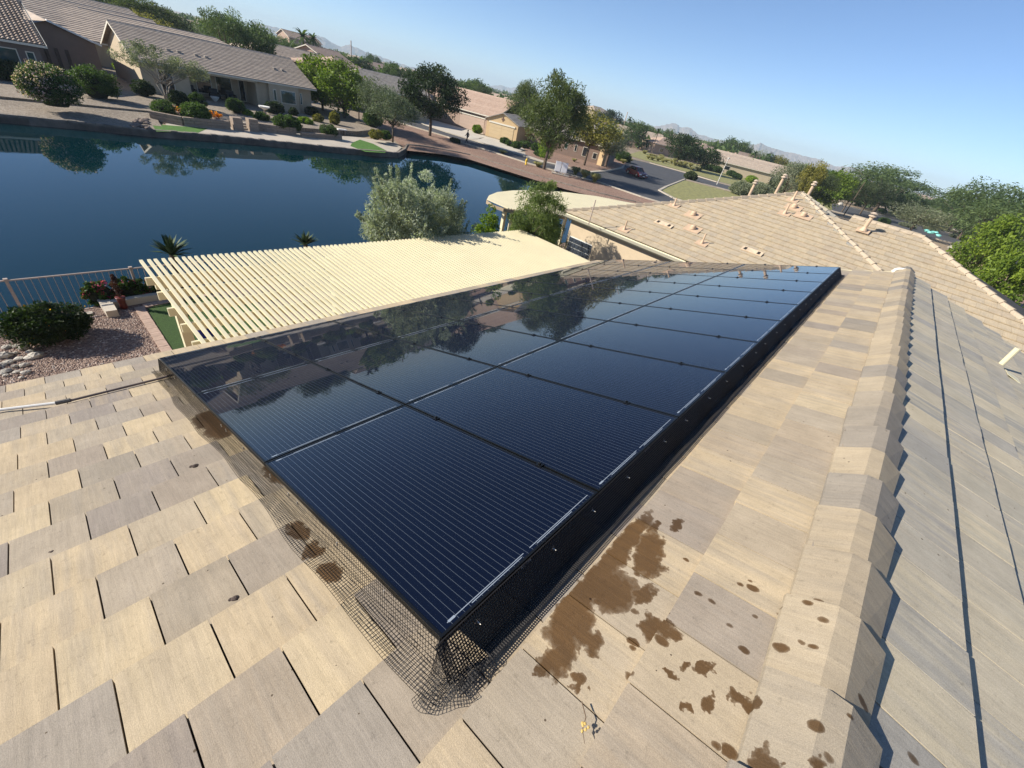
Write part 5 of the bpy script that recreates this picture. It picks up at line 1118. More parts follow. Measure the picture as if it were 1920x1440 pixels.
# far houses: ridge centre bearing, distance, length, half depth, yaw
FH = [(70, -22, 92, 20, 7, .35, 'tan', 'tan', 'tan roofed house behind the barrel tiled one, top left'), (150, 8, 88, 15, 6.5, .15, 'tan', 'tan', 'tan roofed house behind the gap between the lakeside houses'), (285, 45, 86, 30, 8, -.2, 'tan', 'tan', 'long pinkish roof right behind the tan lakeside house'),
      (520, 84, 105, 16, 6, .1, 'tan', 'pink', 'tan roof right of the feathery tree behind the lakeside house'), (604, 90, 125, 9, 5, .3, 'pink', 'pink', 'small pink walled house below the two palms'), (635, 108, 100, 14, 6, .2, 'pink', 'tan', 'pale tan roof behind the bright green trees'),
      (700, 134, 92, 17, 6.5, -.35, 'grey', 'tan', 'long grey roof behind the olive trees'), (745, 150, 100, 11, 5.5, -.4, 'pink', 'ochre', 'roof with yellow lit gables beside the grey roof'), (800, 166, 112, 11, 6, -.2, 'tan', 'pink', 'tan roof behind the dark street tree'),
      (1098, 218, 120, 9, 5.5, .3, 'grey', 'pink', 'pale peaked roof showing between the pine and the yellow tree'), (1200, 243, 185, 18, 7, -.9, 'tan', 'pink', 'tan roofed house above the boundary wall, leftmost'), (1248, 258, 178, 14, 6.5, -.6, 'pink', 'pink', 'pink tan roof left of the dark round tree'),
      (1320, 272, 205, 16, 6, -.5, 'pink', 'pink', 'roof right of the dark round tree, beyond the wall'), (1425, 300, 172, 34, 8, -1.15, 'tan', 'tan', 'long low tan roof with a shaded patio opening beyond the wall'), (1500, 318, 190, 20, 6, -.9, 'pink', 'tan', 'pale roof beyond the long low one'),
      (703, 117, 230, 16, 6, .1, 'pink', 'pink', 'distant reddish roof left of the tall pole'), (800, 142, 260, 18, 6, .1, 'pink', 'tan', 'distant pale house on the skyline behind the dark street tree'), (1163, 238, 190, 12, 5, -.8, 'tan', 'pink', 'tan roof peeping out right of the yellow tree'),
      (1545, 405, 60, 9, 5, -.9, 'pink', 'tan', 'small tan roof corner just beyond the flues'), (560, 62, 240, 14, 6, 0, 'pink', 'pink', 'distant roof on the skyline between the trees at the palms'), (1120, 200, 260, 20, 6, 0, 'tan', 'tan', 'distant tan roof on the skyline behind the pine'), (1395, 286, 210, 18, 6, -.5, 'pink', 'tan', 'distant pink roof left of the tall green trees')]
RM = dict(tan=m_rtan, pink=m_rpink, grey=m_rgrey); WM = dict(tan=m_wtan, pink=m_wpink, ochre=mat("ochre_stucco", (.50, .36, .20), .95, .05, 2, .3))
for k, (u, v, D_, L_, half, yaw, rk, wk, lb) in enumerate(FH):
    T_ = DD(u, v, D_); zr_ = T_.z; rise = half * .33; ze_ = zr_ - rise; c_, s_ = math.cos(yaw), math.sin(yaw)
    ze_ = max(ze_, ZS + 1.6)
    P0 = (T_.x - (L_ / 2 * c_ - half * s_), T_.y - (L_ / 2 * s_ + half * c_))
    house_at(lb, P0, yaw, L_, half, ZS - .05, ze_, max(zr_, ze_ + 1.0), RM[rk], WM[wk], ends='hg' if k % 3 == 0 else ('gg' if k % 3 == 1 else 'hh'), course=.5,
             wins=[('F', L_ * .2, L_ * .2 + 1.6, .9, 2.0, 'd'), ('F', L_ * .62, L_ * .62 + 2.2, .5, 2.1, 'd'), ('L', half * .8, half * .8 + 1.5, .9, 2.0, 'd')])
# boundary wall
bw = thing('boundary_wall', 'long low pink tan boundary wall beyond the dry verge', 'wall', (150, 64, ZS)); P = [Vector((*GS(*p), ZS)) for p in [(1170, 268), (1192, 275), (1268, 296), (1345, 315), (1434, 338), (1520, 366)]]
for a, b in zip(P[:-1], P[1:]):
    mb = MB(); mb.beam(a + Vector((0, 0, .85)), b + Vector((0, 0, .85)), .25, 1.7); obj('wall_section', mb, m_wpink, bw)
# --- street things
def person(P, rz):
    r = thing('person', 'person in dark clothes walking along the shaded street', 'person', P, rz)
    me = bpy.data.meshes.new("body")
    J = [((0, 0, .95), .15), ((0, 0, 1.18), .14), ((0, .01, 1.38), .155), ((0, 0, 1.50), .06), ((0, .02, 1.58), .075), ((0, .02, 1.68), .09),
         ((.09, 0, .9), .10), ((.10, .16, .50), .065), ((.10, .30, .09), .045), ((.10, .42, .05), .035), ((-.09, 0, .9), .10), ((-.10, -.04, .48), .065), ((-.10, -.26, .12), .045), ((-.10, -.16, .04), .035),
         ((.19, 0, 1.40), .06), ((.23, -.14, 1.15), .045), ((.22, -.06, .93), .035), ((.22, -.04, .84), .03), ((-.19, 0, 1.40), .06), ((-.23, .12, 1.14), .045), ((-.2, .28, .98), .035), ((-.2, .35, .95), .03)]
    E_ = [(0, 1), (1, 2), (2, 3), (3, 4), (4, 5), (0, 6), (6, 7), (7, 8), (8, 9), (0, 10), (10, 11), (11, 12), (12, 13), (2, 14), (14, 15), (15, 16), (16, 17), (2, 18), (18, 19), (19, 20), (20, 21)]
    me.from_pydata([j[0] for j in J], E_, []); b = bpy.data.objects.new("body", me); C.objects.link(b); b.parent = r
    md = b.modifiers.new("skin", 'SKIN')
    for i, (p_, rd) in enumerate(J): me.skin_vertices[0].data[i].radius = (rd, rd)
    me.skin_vertices[0].data[0].use_root = True; b.modifiers.new("sub", 'SUBSURF').levels = 1; b.modifiers[-1].render_levels = 2
    t = NT("walker_clothes"); sp = t.new("SeparateXYZ"); t.L(t.new("TexCoord").outputs['Object'], sp.inputs[0]); t.L(t.ramp(t.math('DIVIDE', sp.outputs[2], 1.8), [(0.0, (.02, .02, .02)), (.5, (.02, .022, .03)), (.52, (.03, .03, .035)), (.84, (.03, .03, .035)), (.86, (.36, .22, .15)), (1, (.36, .22, .15))]), t.b.inputs['Base Color'])
    for e in t.n:
        if e.type == 'VALTORGB': e.color_ramp.interpolation = 'CONSTANT'
    me.materials.append(t.m)
    obj('hair', MB().lathe([(.085, 1.66), (.098, 1.71), (.08, 1.77), (.02, 1.79)], (0, .0, 0), 12), mat("dark_hair", (.03, .02, .015), .8)).parent = r
    for s_, y_ in ((.10, .36), (-.10, -.2)): obj('shoe', MB().box(s_ - .05, s_ + .05, y_ - .12, y_ + .14, 0.0, .09), mat("shoe_black", (.02, .02, .02), .6)).parent = r
    return r
P = G(875, 269.5, ZS); person((P.x, P.y, ZS), math.atan2(-5.7, 1.9) - math.pi / 2 + math.pi)
P = G(986, 308.5, ZS); hy = thing('fire_hydrant', 'yellow fire hydrant on the gravel strip by the lake', 'fire hydrant', (P.x, P.y, ZS)); my = mat("hydrant_yellow", (.75, .50, .03), .5, .05)
obj('barrel', MB().lathe([(.16, 0), (.16, .04), (.11, .06), (.11, .52), (.15, .54), (.14, .6), (.09, .68), (.03, .74), (.03, .78)], n=12), my).parent = hy
for d_ in (1, -1): obj('outlet', MB().lathe([(.06, .1), (.06, .19), (.075, .19), (.075, .22)], (0, 0, .42), 8, ax=Vector((d_, 0, 0))), my).parent = hy
P = G(1048, 327, ZS); cbn = thing('utility_cabinet', 'pair of white utility cabinets on a concrete pad beside the pine', 'utility cabinet', (P.x, P.y, ZS), -.9); mw = mat("white_enamel", (.78, .78, .76), .5, .03)
obj('pad', MB().box(-1.0, 1.3, -.35, .35, 0, .12), m_conc).parent = cbn
for i, s_ in enumerate((-.72, .12)):
    b_ = obj('cabinet', MB().box(s_, s_ + .78, -.2, .2, .32, 1.45), mw); b_.parent = cbn; obj('door', MB().box(s_ + .05, s_ + .73, -.215, -.202, .38, 1.39), mw).parent = b_
    for q in (.1, .6): obj('foot', MB().box(s_ + q, s_ + q + .08, -.05, .05, .12, .32), mw).parent = b_
def oct_(r): return [(r * math.cos(R(22.5 + 45 * k)), r * math.sin(R(22.5 + 45 * k))) for k in range(8)]
def stop_sign(u, v, label, rz, face_mat, letters, hgt=2.25, streets=True):
    P = G(u, v, ZS); s = thing('stop_sign', label, 'stop sign', (P.x, P.y, ZS), rz)
    obj('post', MB().box(-.03, .03, -.03, .03, -.1, hgt + .55), mat("galvanised_post", (.4, .4, .4), .5, .1, 9, 0, metal=.5)).parent = s
    Mx = Matrix(((1, 0, 0, 0), (0, 0, -1, -.035), (0, 1, 0, hgt), (0, 0, 0, 1)))
    pl = obj('sign_plate', MB().prism(oct_(.41), 0, .008, Mx), face_mat); pl.parent = s
    if letters:
        obj('white_rim', MB().prism(oct_(.41), -.004, -.001, Mx), mw).parent = s
        tc = bpy.data.curves.new("lettering", 'FONT'); tc.body = "STOP"; tc.size = .34; tc.align_x = 'CENTER'; tc.align_y = 'CENTER'; tc.extrude = .002
        to = bpy.data.objects.new("lettering", tc); C.objects.link(to); to.parent = pl; to.rotation_euler = (R(90), 0, 0); to.location = (0, -.047, hgt); tc.materials.append(mw); bpy.context.view_layer.update(); me_ = bpy.data.meshes.new_from_object(to); t2 = bpy.data.objects.new('lettering', me_); C.objects.link(t2); t2.parent = pl; t2.rotation_euler = (R(90), 0, 0); t2.location = (0, -.047, hgt); bpy.data.objects.remove(to); t2.name = 'lettering'
    if streets: obj('street_name_blade', MB().box(-.42, .42, -.01, .01, hgt + .48, hgt + .66), mw if letters else mat("blade_pale", (.55, .62, .62), .5)).parent = s
    return s
stop_sign(1128, 309, 'back of a stop sign with a street name blade beside the yellow tree', .9, mat("sign_back", (.62, .66, .68), .4, .05, 9, 0, metal=.2), False)
stop_sign(1303, 318, 'red stop sign by the row of round shrubs along the far verge', math.atan2(-.75, -1) + math.pi / 2 + math.pi + .6, mat("sign_red", (.62, .02, .03), .5, .05), True, 2.2)
P = G(1344, 346, ZS); tp = DD(1366, 297, math.hypot(P.x - CAM.x, P.y - CAM.y)); lp = thing('street_light', 'thin pale street light pole at the corner lawn', 'street light', (P.x, P.y, ZS)); Hh = tp.z - ZS
obj('pole', MB().tube([(0, 0, 0), (0, 0, Hh)], [.1, .06], 8), mat("pole_pale", (.55, .52, .46), .6)).parent = lp; obj('lamp_head', MB().box(-.15, .6, -.15, .15, Hh - .05, Hh + .12), mat("pole_pale", (.55, .52, .46), .6)).parent = lp
# car
def car(P, rz):
    r = thing('car', 'dark red sedan driving towards the corner on the shaded street', 'car', P, rz); body = mat("dark_red_paint", (.10, .008, .014), .25, .05, 1, 0, spec=.7)
    prof = [(-2.2, .30), (-2.22, .62), (-2.05, .82), (-1.45, .92), (1.0, .94), (1.75, .82), (2.18, .68), (2.24, .36), (2.1, .22), (-2.1, .22)]
    mb = MB(); n = len(prof); L_ = [(x_, -.88, z_) for x_, z_ in prof] + [(x_, -.80 if z_ > .85 else -.90, z_) for x_, z_ in prof]
    V = []
    for y_, k in ((-.78, .96), (-.9, 1), (.9, 1), (.78, .96)): V += [(x_ * k, y_, .25 + (z_ - .25) * (1 if k == 1 else .97)) for x_, z_ in prof]
    fs = [tuple(range(n)), tuple(range(3 * n, 4 * n))[::-1]]
    for s_ in range(3): fs += [(s_ * n + i, (s_ + 1) * n + i, (s_ + 1) * n + (i + 1) % n, s_ * n + (i + 1) % n) for i in range(n)]
    mb.add(V, fs); b = obj('body', mb, body); b.parent = r
    cab = MB(); lo_ = [(-1.75, -.78, .9), (1.05, -.78, .92), (1.05, .78, .92), (-1.75, .78, .9)]; up_ = [(-1.15, -.6, 1.38), (.25, -.6, 1.42), (.25, .6, 1.42), (-1.15, .6, 1.38)]; cab.hexa(lo_ + up_); gl = obj('cabin_glass', cab, m_dglass); gl.parent = r
    obj('roof', MB().hexa([(-1.2, -.62, 1.37), (.3, -.62, 1.41), (.3, .62, 1.41), (-1.2, .62, 1.37), (-1.05, -.55, 1.43), (.15, -.55, 1.46), (.15, .55, 1.46), (-1.05, .55, 1.43)]), body).parent = r
    for s_ in (-1, 1):
        pl_ = MB(); pl_.beam((1.07, s_ * .77, .91), (.28, s_ * .61, 1.42), .06, .05); pl_.beam((-1.75, s_ * .77, .91), (-1.18, s_ * .61, 1.38), .07, .06); obj('pillar', pl_, body).parent = r
    for x_ in (-1.35, 1.38):
        for y_ in (-.84, .84):
            w_ = obj('wheel', MB().lathe([(.2, -.1), (.32, -.09), (.33, 0), (.32, .09), (.2, .1)], (x_, y_, .33), 16, ax=Vector((0, 1, 0))), mat("tyre", (.02, .02, .02), .9)); w_.parent = r
            obj('rim', MB().lathe([(.19, -.105), (.19, .105)], (x_, y_, .33), 12, ax=Vector((0, 1, 0))), mat("alloy", (.5, .5, .5), .3, .1, 9, 0, metal=.8)).parent = w_
    for y_ in (-.65, .65): obj('headlight', MB().box(2.12, 2.22, y_ - .2, y_ + .2, .56, .70), mat("lamp_lens", (.8, .8, .78), .1)).parent = r
    obj('bumper', MB().box(2.1, 2.29, -.8, .8, .26, .44), body).parent = r; obj('number_plate', MB().box(2.291, 2.30, -.2, .2, .36, .48), mw).parent = r
    obj('grille', MB().box(2.2, 2.245, -.35, .35, .5, .62), mat("tyre", (.02, .02, .02), .9)).parent = r
    return r
P = G(1192, 330, ZS); car((P.x, P.y, ZS - .04), math.atan2(-1.0, -.55))
# tall thin poles on the skyline
for (u, vb, vt, D_, lb) in ((658, 98, 76, 250, 'tall dark pole standing in front of the left mountain'), (1177, 224, 210, 260, 'thin pole on the skyline right of the large pine')):
    a_ = DD(u, vb, D_); b_ = DD(u, vt, D_); o = thing('skyline_pole', lb, 'pole', (b_.x, b_.y, ZS)); obj('pole', MB().tube([(b_.x, b_.y, ZS), (b_.x, b_.y, b_.z)], .22, 6), m_iron, o)

# --- trees standing along the bearings (apex column u, apex row v, distance, crown width in px, kind, label)
TR = [(412, 8, 92, 78, 'feather', 'tall feathery green tree behind the tan lakeside house, left half'), (450, 18, 96, 88, 'feather', 'tall feathery green tree behind the tan lakeside house, right half'), (478, 40, 98, 52, 'round', 'dark rounded tree at the right end of the feathery pair'),
      (255, -14, 120, 120, 'pine', 'dark spiky tree on the skyline left of the feathery pair'), (210, -22, 125, 70, 'round', 'dark tree at the top edge left of the spiky one'), (300, 8, 130, 60, 'mesquite', 'dark low tree right below the spiky tree'), (330, 28, 135, 45, 'dark', 'dark round tree on the skyline left of the feathery trees'), (265, 20, 110, 70, 'yellow', 'dull yellow shrubby tree above the long roof'), (345, 34, 170, 40, 'greyish', ''), 
      (132, 22, 100, 40, 'dark', 'dark tree in the gap between the lakeside houses'), (497, 62, 150, 36, 'round', 'small tree right of the feathery pair on the skyline'), (522, 62, 170, 34, 'feather', 'pale tree left of the two palms'), (545, 72, 160, 30, 'round', 'round tree just left of the two palms'), (585, 88, 130, 40, 'yellow', 'yellow green bush below the palms'),
      (598, 90, 72, 108, 'bright', 'bright yellow green tree beside the tan house, left one'), (642, 108, 68, 108, 'bright', 'bright yellow green tree beside the tan house, right one'), (572, 118, 74, 50, 'mid2', ''), (672, 140, 71, 46, 'mesquite', 'dark thin tree right of the two bright trees'),
      (706, 142, 64, 78, 'olive', 'left of the two grey olive trees at the lake corner'), (738, 166, 57, 92, 'olive', 'right of the two grey olive trees at the lake corner'), (815, 112, 71, 138, 'mesq', 'dark street tree with a clean trunk on the gravel strip'),
      (994, 144, 95, 78, 'pine', 'dark pine behind and left of the large pine'), (1062, 124, 62, 150, 'pine', 'large pine with a leaning trunk beside the utility cabinets'), (1124, 204, 78, 112, 'yellow', 'yellow olive tree over the stop sign'), (1160, 232, 84, 70, 'greyer', 'grey green tree right of the yellow one'), (1035, 232, 66, 30, 'lime', 'small light green tree in front of the brown house'),
      (893, 145, 150, 60, 'round', 'green tree behind the pink tan roof, left one'), (905, 160, 140, 46, 'mesquite', 'low olive green tree behind the pink tan roof'), (868, 150, 160, 40, 'feather', 'pale tree behind the dark street tree'),
      (622, 92, 180, 44, 'feather', 'tree row above the pale roofs, left one'), (650, 98, 170, 44, 'round', 'tree row above the pale roofs, below the tall pole'), (678, 108, 170, 40, 'dark', 'dark tree right of the tall pole'), (735, 114, 150, 34, 'round', 'round tree on the skyline above the yellow gables'), (760, 126, 140, 36, 'dark', 'dark tree above the grey roof'), (700, 100, 260, 30, 'round', 'far tree above the grey roof'),
      (1180, 214, 150, 18, 'palmish', ''), (1200, 224, 170, 46, 'round', 'round green tree on the skyline right of the palm'), (1150, 205, 200, 50, 'dark', 'dark tree behind the yellow one on the skyline'), (1222, 232, 200, 40, 'feather', 'pale tree on the skyline below the twin peaks'), (1260, 240, 230, 22, 'round', 'small tree on the skyline below the twin peaks'),
      (1290, 250, 136, 62, 'dark', 'dark round tree in front of the boundary wall'), (1332, 276, 140, 62, 'dark', 'dark spreading tree in front of the boundary wall'), (1352, 262, 215, 40, 'round', 'green tree behind the wall left of the tall pair'), (1385, 258, 215, 48, 'round', 'tall bright tree behind the wall, left of the pair'), (1402, 262, 220, 34, 'feather', 'tall tree behind the wall, right of the pair'), (1345, 270, 210, 36, 'mesquite', 'olive tree behind the stop sign'),
      (1432, 278, 215, 30, 'greyer', 'grey spiky tree behind the long low roof'), (1450, 286, 220, 24, 'dark', 'dark tree behind the long low roof'), (1470, 288, 220, 28, 'yellow', 'yellow green tree behind the long low roof'), (1495, 312, 215, 20, 'dark', 'small dark tree at the end of the long low roof'),
      (1500, 302, 95, 60, 'greyer', 'grey green shrubby tree right behind the flues, left one'), (1530, 306, 100, 72, 'mesquite', 'olive shrubby tree right behind the flues, right one'), (1540, 300, 90, 40, 'yellow', 'yellow green treetop above the flues'), (1588, 312, 115, 72, 'bright', 'bright dense tree right of the flues'), (1560, 322, 105, 46, 'mesquite', 'brown green tree between the flues and the bright tree'),
      (1620, 332, 130, 56, 'mesquite', 'brown green tree left of the wide mesquite'), (1655, 336, 140, 60, 'mesquite', 'olive mesquite overlapping the wide one'), (1695, 312, 165, 135, 'widegreen', 'wide green mesquite with dark forked trunk by the road'), (1745, 381, 122, 88, 'greyer', 'low grey green palo verde by the road with a bare forked trunk'), (1790, 378, 190, 60, 'mesquite', 'scrubby tree right of the wide mesquite'),
      (1822, 376, 170, 80, 'feather', 'feathery green tree at the right, left one'), (1868, 360, 150, 110, 'feather', 'feathery green tree at the right, middle one'), (1920, 340, 120, 130, 'feather', 'feathery green tree cut by the right edge'), (1915, 400, 60, 84, 'bright', 'bright green tree in front at the right edge, upper one'), (1945, 455, 42, 84, 'bright', 'bright green tree at the right edge, lower one'), (1990, 370, 100, 150, 'feather', 'feathery tree beyond the right edge'),
      (1640, 322, 300, 18, 'palmish', ''), (-40, -60, 110, 90, 'dark', 'dark tree beyond the left house'), (500, 96, 88, 30, 'dark', 'dark shrub tree between the roofs at the right of the main ridge')]
KIND['greyer'] = ('grey', 'round', 60, 40, .17, .03, .3, .2, .25); KIND['greyish'] = KIND['greyer']; KIND['mid2'] = KIND['round']; KIND['mesq'] = ('dark', 'egg', 150, 40, .12, .028, .3, .2, .22); KIND['widegreen'] = ('feather', 'umbrella', 110, 46, .14, .026, .3, .15, .2)
KIND['olive'] = ('olive_dark', 'round', 80, 46, .15, .028, .28, .2, .28)
LM['mid'] = ((0.04, 0.075, 0.02), (0.11, 0.16, 0.04))
for k, (u, v, D_, wpx, kd, lb) in enumerate(TR):
    if kd == 'palmish': continue
    lb = lb or ('small grey tree on the skyline above the long roof' if kd == 'greyish' else 'dense tree close behind the right corner of the tan house')
    tree_px('tree' if kd not in ('pine',) else 'pine_tree', lb, u, v, D_, wpx, kd, k, None)
def palm(label, u, v, D_, rpx):
    T_ = DD(u, v, D_); H = T_.z - ZS; r_ = rpx * (T_ - CAM).length / F / 1.1; p = thing('palm_tree', label, 'palm tree', (T_.x, T_.y, ZS)); mb = MB(); q = random.Random(int(u))
    for i in range(34):
        a = q.uniform(0, 6.28); el = q.uniform(-.7, 1.3); pts_ = []
        for s_ in range(6):
            f = s_ / 5; pts_.append(Vector((math.cos(a) * r_ * f * math.cos(el * .8), math.sin(a) * r_ * f * math.cos(el * .8), H - r_ * .5 + r_ * (math.sin(el) * f - .55 * f * f))))
        sd_ = Vector((-math.sin(a), math.cos(a), 0)) * r_ * .10; mb.cur = (q.random(),) * 3
        for s_ in range(5): mb.add([pts_[s_] - sd_ * (1 - s_ / 6), pts_[s_] + sd_ * (1 - s_ / 6), pts_[s_ + 1] + sd_ * (1 - (s_ + 1) / 6), pts_[s_ + 1] - sd_ * (1 - (s_ + 1) / 6)], [(0, 1, 2, 3)])
    obj('fronds', mb, lm('palm')).parent = p; obj('trunk', MB().tube([(0, 0, 0), (r_ * .05, 0, H * .5), (0, 0, H - r_ * .5)], [r_ * .09, r_ * .06, r_ * .06], 7), bark).parent = p
for a_ in (('left of the two date palms on the skyline, larger crown', 566, 50, 150, 22), ('right of the two date palms on the skyline', 586, 58, 150, 17), ('small fan palm on the skyline right of the pine', 1183, 217, 170, 8), ('palm in front of the twin peaks by the roofs', 1237, 240, 150, 9), ('palm just above the bright dense tree at the flues', 1583, 312, 190, 9), ('small palm left of the wide mesquite', 1629, 330, 120, 9), ('spiky palm behind the long low roof', 1420, 280, 210, 12)): palm(*a_)
# roadside shrubs
B2 = [(1302, 0)]
for k, (u, v, r_, h_, kd, lb) in enumerate([(1005, 252, 1.4, 1.6, 'lime', 'round bright shrub between the two garages'), (922, 0, 0, 0, '', ''), (1225, 313, 0, 0, '', '')]): pass
S2 = [(894, 250, 1.0, 1.5, 'lime', 'round bright green shrub between the two garages'), (945, 269, .9, 1.0, 'hedge', 'round shrub at the garage corner, leftmost of four'), (956, 274, .9, 1.0, 'hedge', 'round shrub at the garage corner, second of four'), (967, 278, .95, 1.1, 'hedge', 'round shrub at the garage corner, third of four'), (984, 277, 1.2, 1.2, 'hedge', 'dark round shrub right of the gabled garage'),
      (1003, 283, .9, 1.4, 'hedge', 'upright shrub in front of the pine left side'), (1012, 293, 1.1, .95, 'hedge', 'wide clipped shrub left of the pine trunk'), (850, 266, .5, .6, 'dark', 'small dark shrub on the gravel, left of the walking person'), (857, 268, .5, .6, 'dark', 'tiny dark shrub nearest the walking person'),
      (1130, 300, 2.2, 2.2, 'hedge', 'dense green shrub under the yellow tree'), (1165, 302, 2.0, 2.0, 'hedge', 'green shrub right of the stop sign back'), (1293, 337, 1.5, 1.6, 'mesquite', 'brown green shrub on the corner lawn'), (1322, 318, 1.6, 1.7, 'hedge', 'round green shrub beside the red stop sign, first of the row'), (1332, 320, 1.6, 1.7, 'hedge', 'round green shrub, second of the row by the wall'), (1343, 323, 1.9, 1.8, 'hedge', 'round green shrub, third and largest of the row by the wall'),
      (1370, 330, 1.7, 1.6, 'hedge', 'round green shrub, fourth of the row by the wall'), (1380, 335, 1.6, 1.5, 'hedge', 'round green shrub, fifth of the row by the wall'), (1407, 342, 1.9, 1.8, 'lime', 'bright shrub at the right end of the row by the wall'), (1385, 365, 2.4, 2.4, 'grey', 'silvery shrub in front of the corner lawn, left one'), (1420, 368, 2.8, 2.6, 'grey', 'silvery shrub in front of the corner lawn, right one'), (1455, 358, 3.0, 3.0, 'mesquite', 'olive green thicket behind the first flue'),
      (1655, 420, 1.3, 1.5, 'hedge', 'dark round shrub on the near side of the road'), (1700, 425, 2.2, .8, 'grey', 'grey green low shrub strip along the verge, left part'), (1745, 432, 2.0, .8, 'grey', 'grey green low shrub strip along the verge, right part'), (1795, 447, 2.2, .9, 'grey', 'low grey shrubs by the road, right part'), (1755, 418, 2.6, 1.3, 'redd', 'reddish leafed shrub beyond the road'), (1690, 408, 2.2, 1.6, 'dark', 'dark shrub under the wide mesquite'),
      (1800, 470, 1.8, 1.6, 'grey', 'grey green shrub by the big white boulder'), (1840, 490, 1.6, 1.6, 'hedge', 'green shrub at the right under the bright trees'), (1870, 505, 1.6, 1.4, 'dark', 'dark shrub at the right under the bright trees'), (1825, 440, 2.0, 1.4, 'yellow', 'yellow green shrub near the pale boulders beyond the road')]
LM['redd'] = ((.12, .035, .02), (.25, .09, .06))
for k, (u, v, r_, h_, kd, lb) in enumerate(S2):
    P = G(u, v, ZS); bush('shrub', lb, (P.x, P.y, ZS - .05), r_, r_ * .9, h_, kd, 120 + k, 40, 34, .16 if r_ < 1.5 else .22, cat='shrub')
def grass_tuft(P, r_, h_, label, seed):
    g = np.random.default_rng(seed); N = 420; a = g.uniform(0, 6.28, N); l = g.uniform(.5, 1, N); b = np.stack([np.cos(a), np.sin(a), np.zeros(N)], 1); s_ = np.stack([-np.sin(a), np.cos(a), np.zeros(N)], 1) * .03
    p0 = b * g.uniform(0, .2, (N, 1)) * r_; m_ = b * (r_ * .55 * l)[:, None]; m_[:, 2] = h_ * l; e_ = b * (r_ * l)[:, None]; e_[:, 2] = h_ * l * .75
    V = np.stack([p0 - s_, p0 + s_, m_ + s_, m_ - s_, m_ - s_, m_ + s_, e_ + s_ * .3, e_ - s_ * .3], 1).reshape(-1, 3); Fq = np.arange(N * 8).reshape(-1, 4)
    put('grass_tuft', np_mesh('tuft', V, Fq, g.uniform(0, 1, N * 2), lm('grass')), None, label, 'ornamental grass', 'grass tufts by the cabinets').location = P
for k, (u, v, r_, h_, lb) in enumerate(((1078, 327, 1.0, 1.0, 'pale grass tuft beside the white cabinets'), (1095, 334, 1.0, 1.05, 'middle pale grass tuft right of the cabinets'), (1114, 341, 1.1, 1.1, 'largest pale grass tuft at the right of the three'), (1008, 312, .9, .6, 'dry straw coloured tuft between the hydrant and the pine'), (942, 288, .9, .5, 'thin tuft on the gravel right of the walking person'), (1076, 303, .6, .5, 'small dry tuft in front of the brown house'), (1168, 306, 1.0, .8, 'pale tuft at the street corner, left'), (1180, 304, 1.0, .8, 'pale tuft at the street corner, right'))):
    P = G(u, v, ZS); grass_tuft((P.x, P.y, ZS - .03), r_, h_, lb, k)
for k in range(26):
    u = rnd.uniform(1200, 1310); v = 283 + (u - 1200) * .25 + rnd.uniform(2, 12); P = G(u, v, ZS); grass_tuft((P.x, P.y, ZS - .03), rnd.uniform(.8, 1.6), rnd.uniform(.6, 1.1), 'dry tuft on the sloping verge below the boundary wall', 40 + k)
for o_ in [o for o in bpy.data.objects if o.get('label') == 'dry tuft on the sloping verge below the boundary wall']: o_['group'] = 'dry tufts on the verge'
for k, (u, v, r_, lb) in enumerate(((1782, 468, .8, 'large white boulder beside the road shrubs'), (1800, 462, .5, 'pale boulder right of the large white one'), (1790, 434, 1.1, 'grey white boulder beyond the road'), (1822, 430, 1.6, 'broad pale boulder heap beyond the road'), (1835, 478, .5, 'tan boulder under the bright trees'), (1850, 482, .45, 'small tan boulder under the bright trees'), (1660, 398, .8, 'pale boulder under the wide mesquite'), (1575, 385, .9, 'white boulder beyond the flues'))):
    P = G(u, v, ZS); obj('boulder', MB().rock((P.x, P.y, ZS + r_ * .2), r_, 300 + k, .7), m_rock, None, lb, 'boulder')
P = G(1837, 447, ZS); o = thing('yellow_marker', 'small bright yellow marker beyond the road at the right', 'marker', (P.x, P.y, ZS)); obj('plate', MB().box(-.4, .4, -.05, .05, .5, 1.1), my).parent = o; obj('post', MB().box(-.05, .05, .06, .12, 0, 1.1), m_iron).parent = o
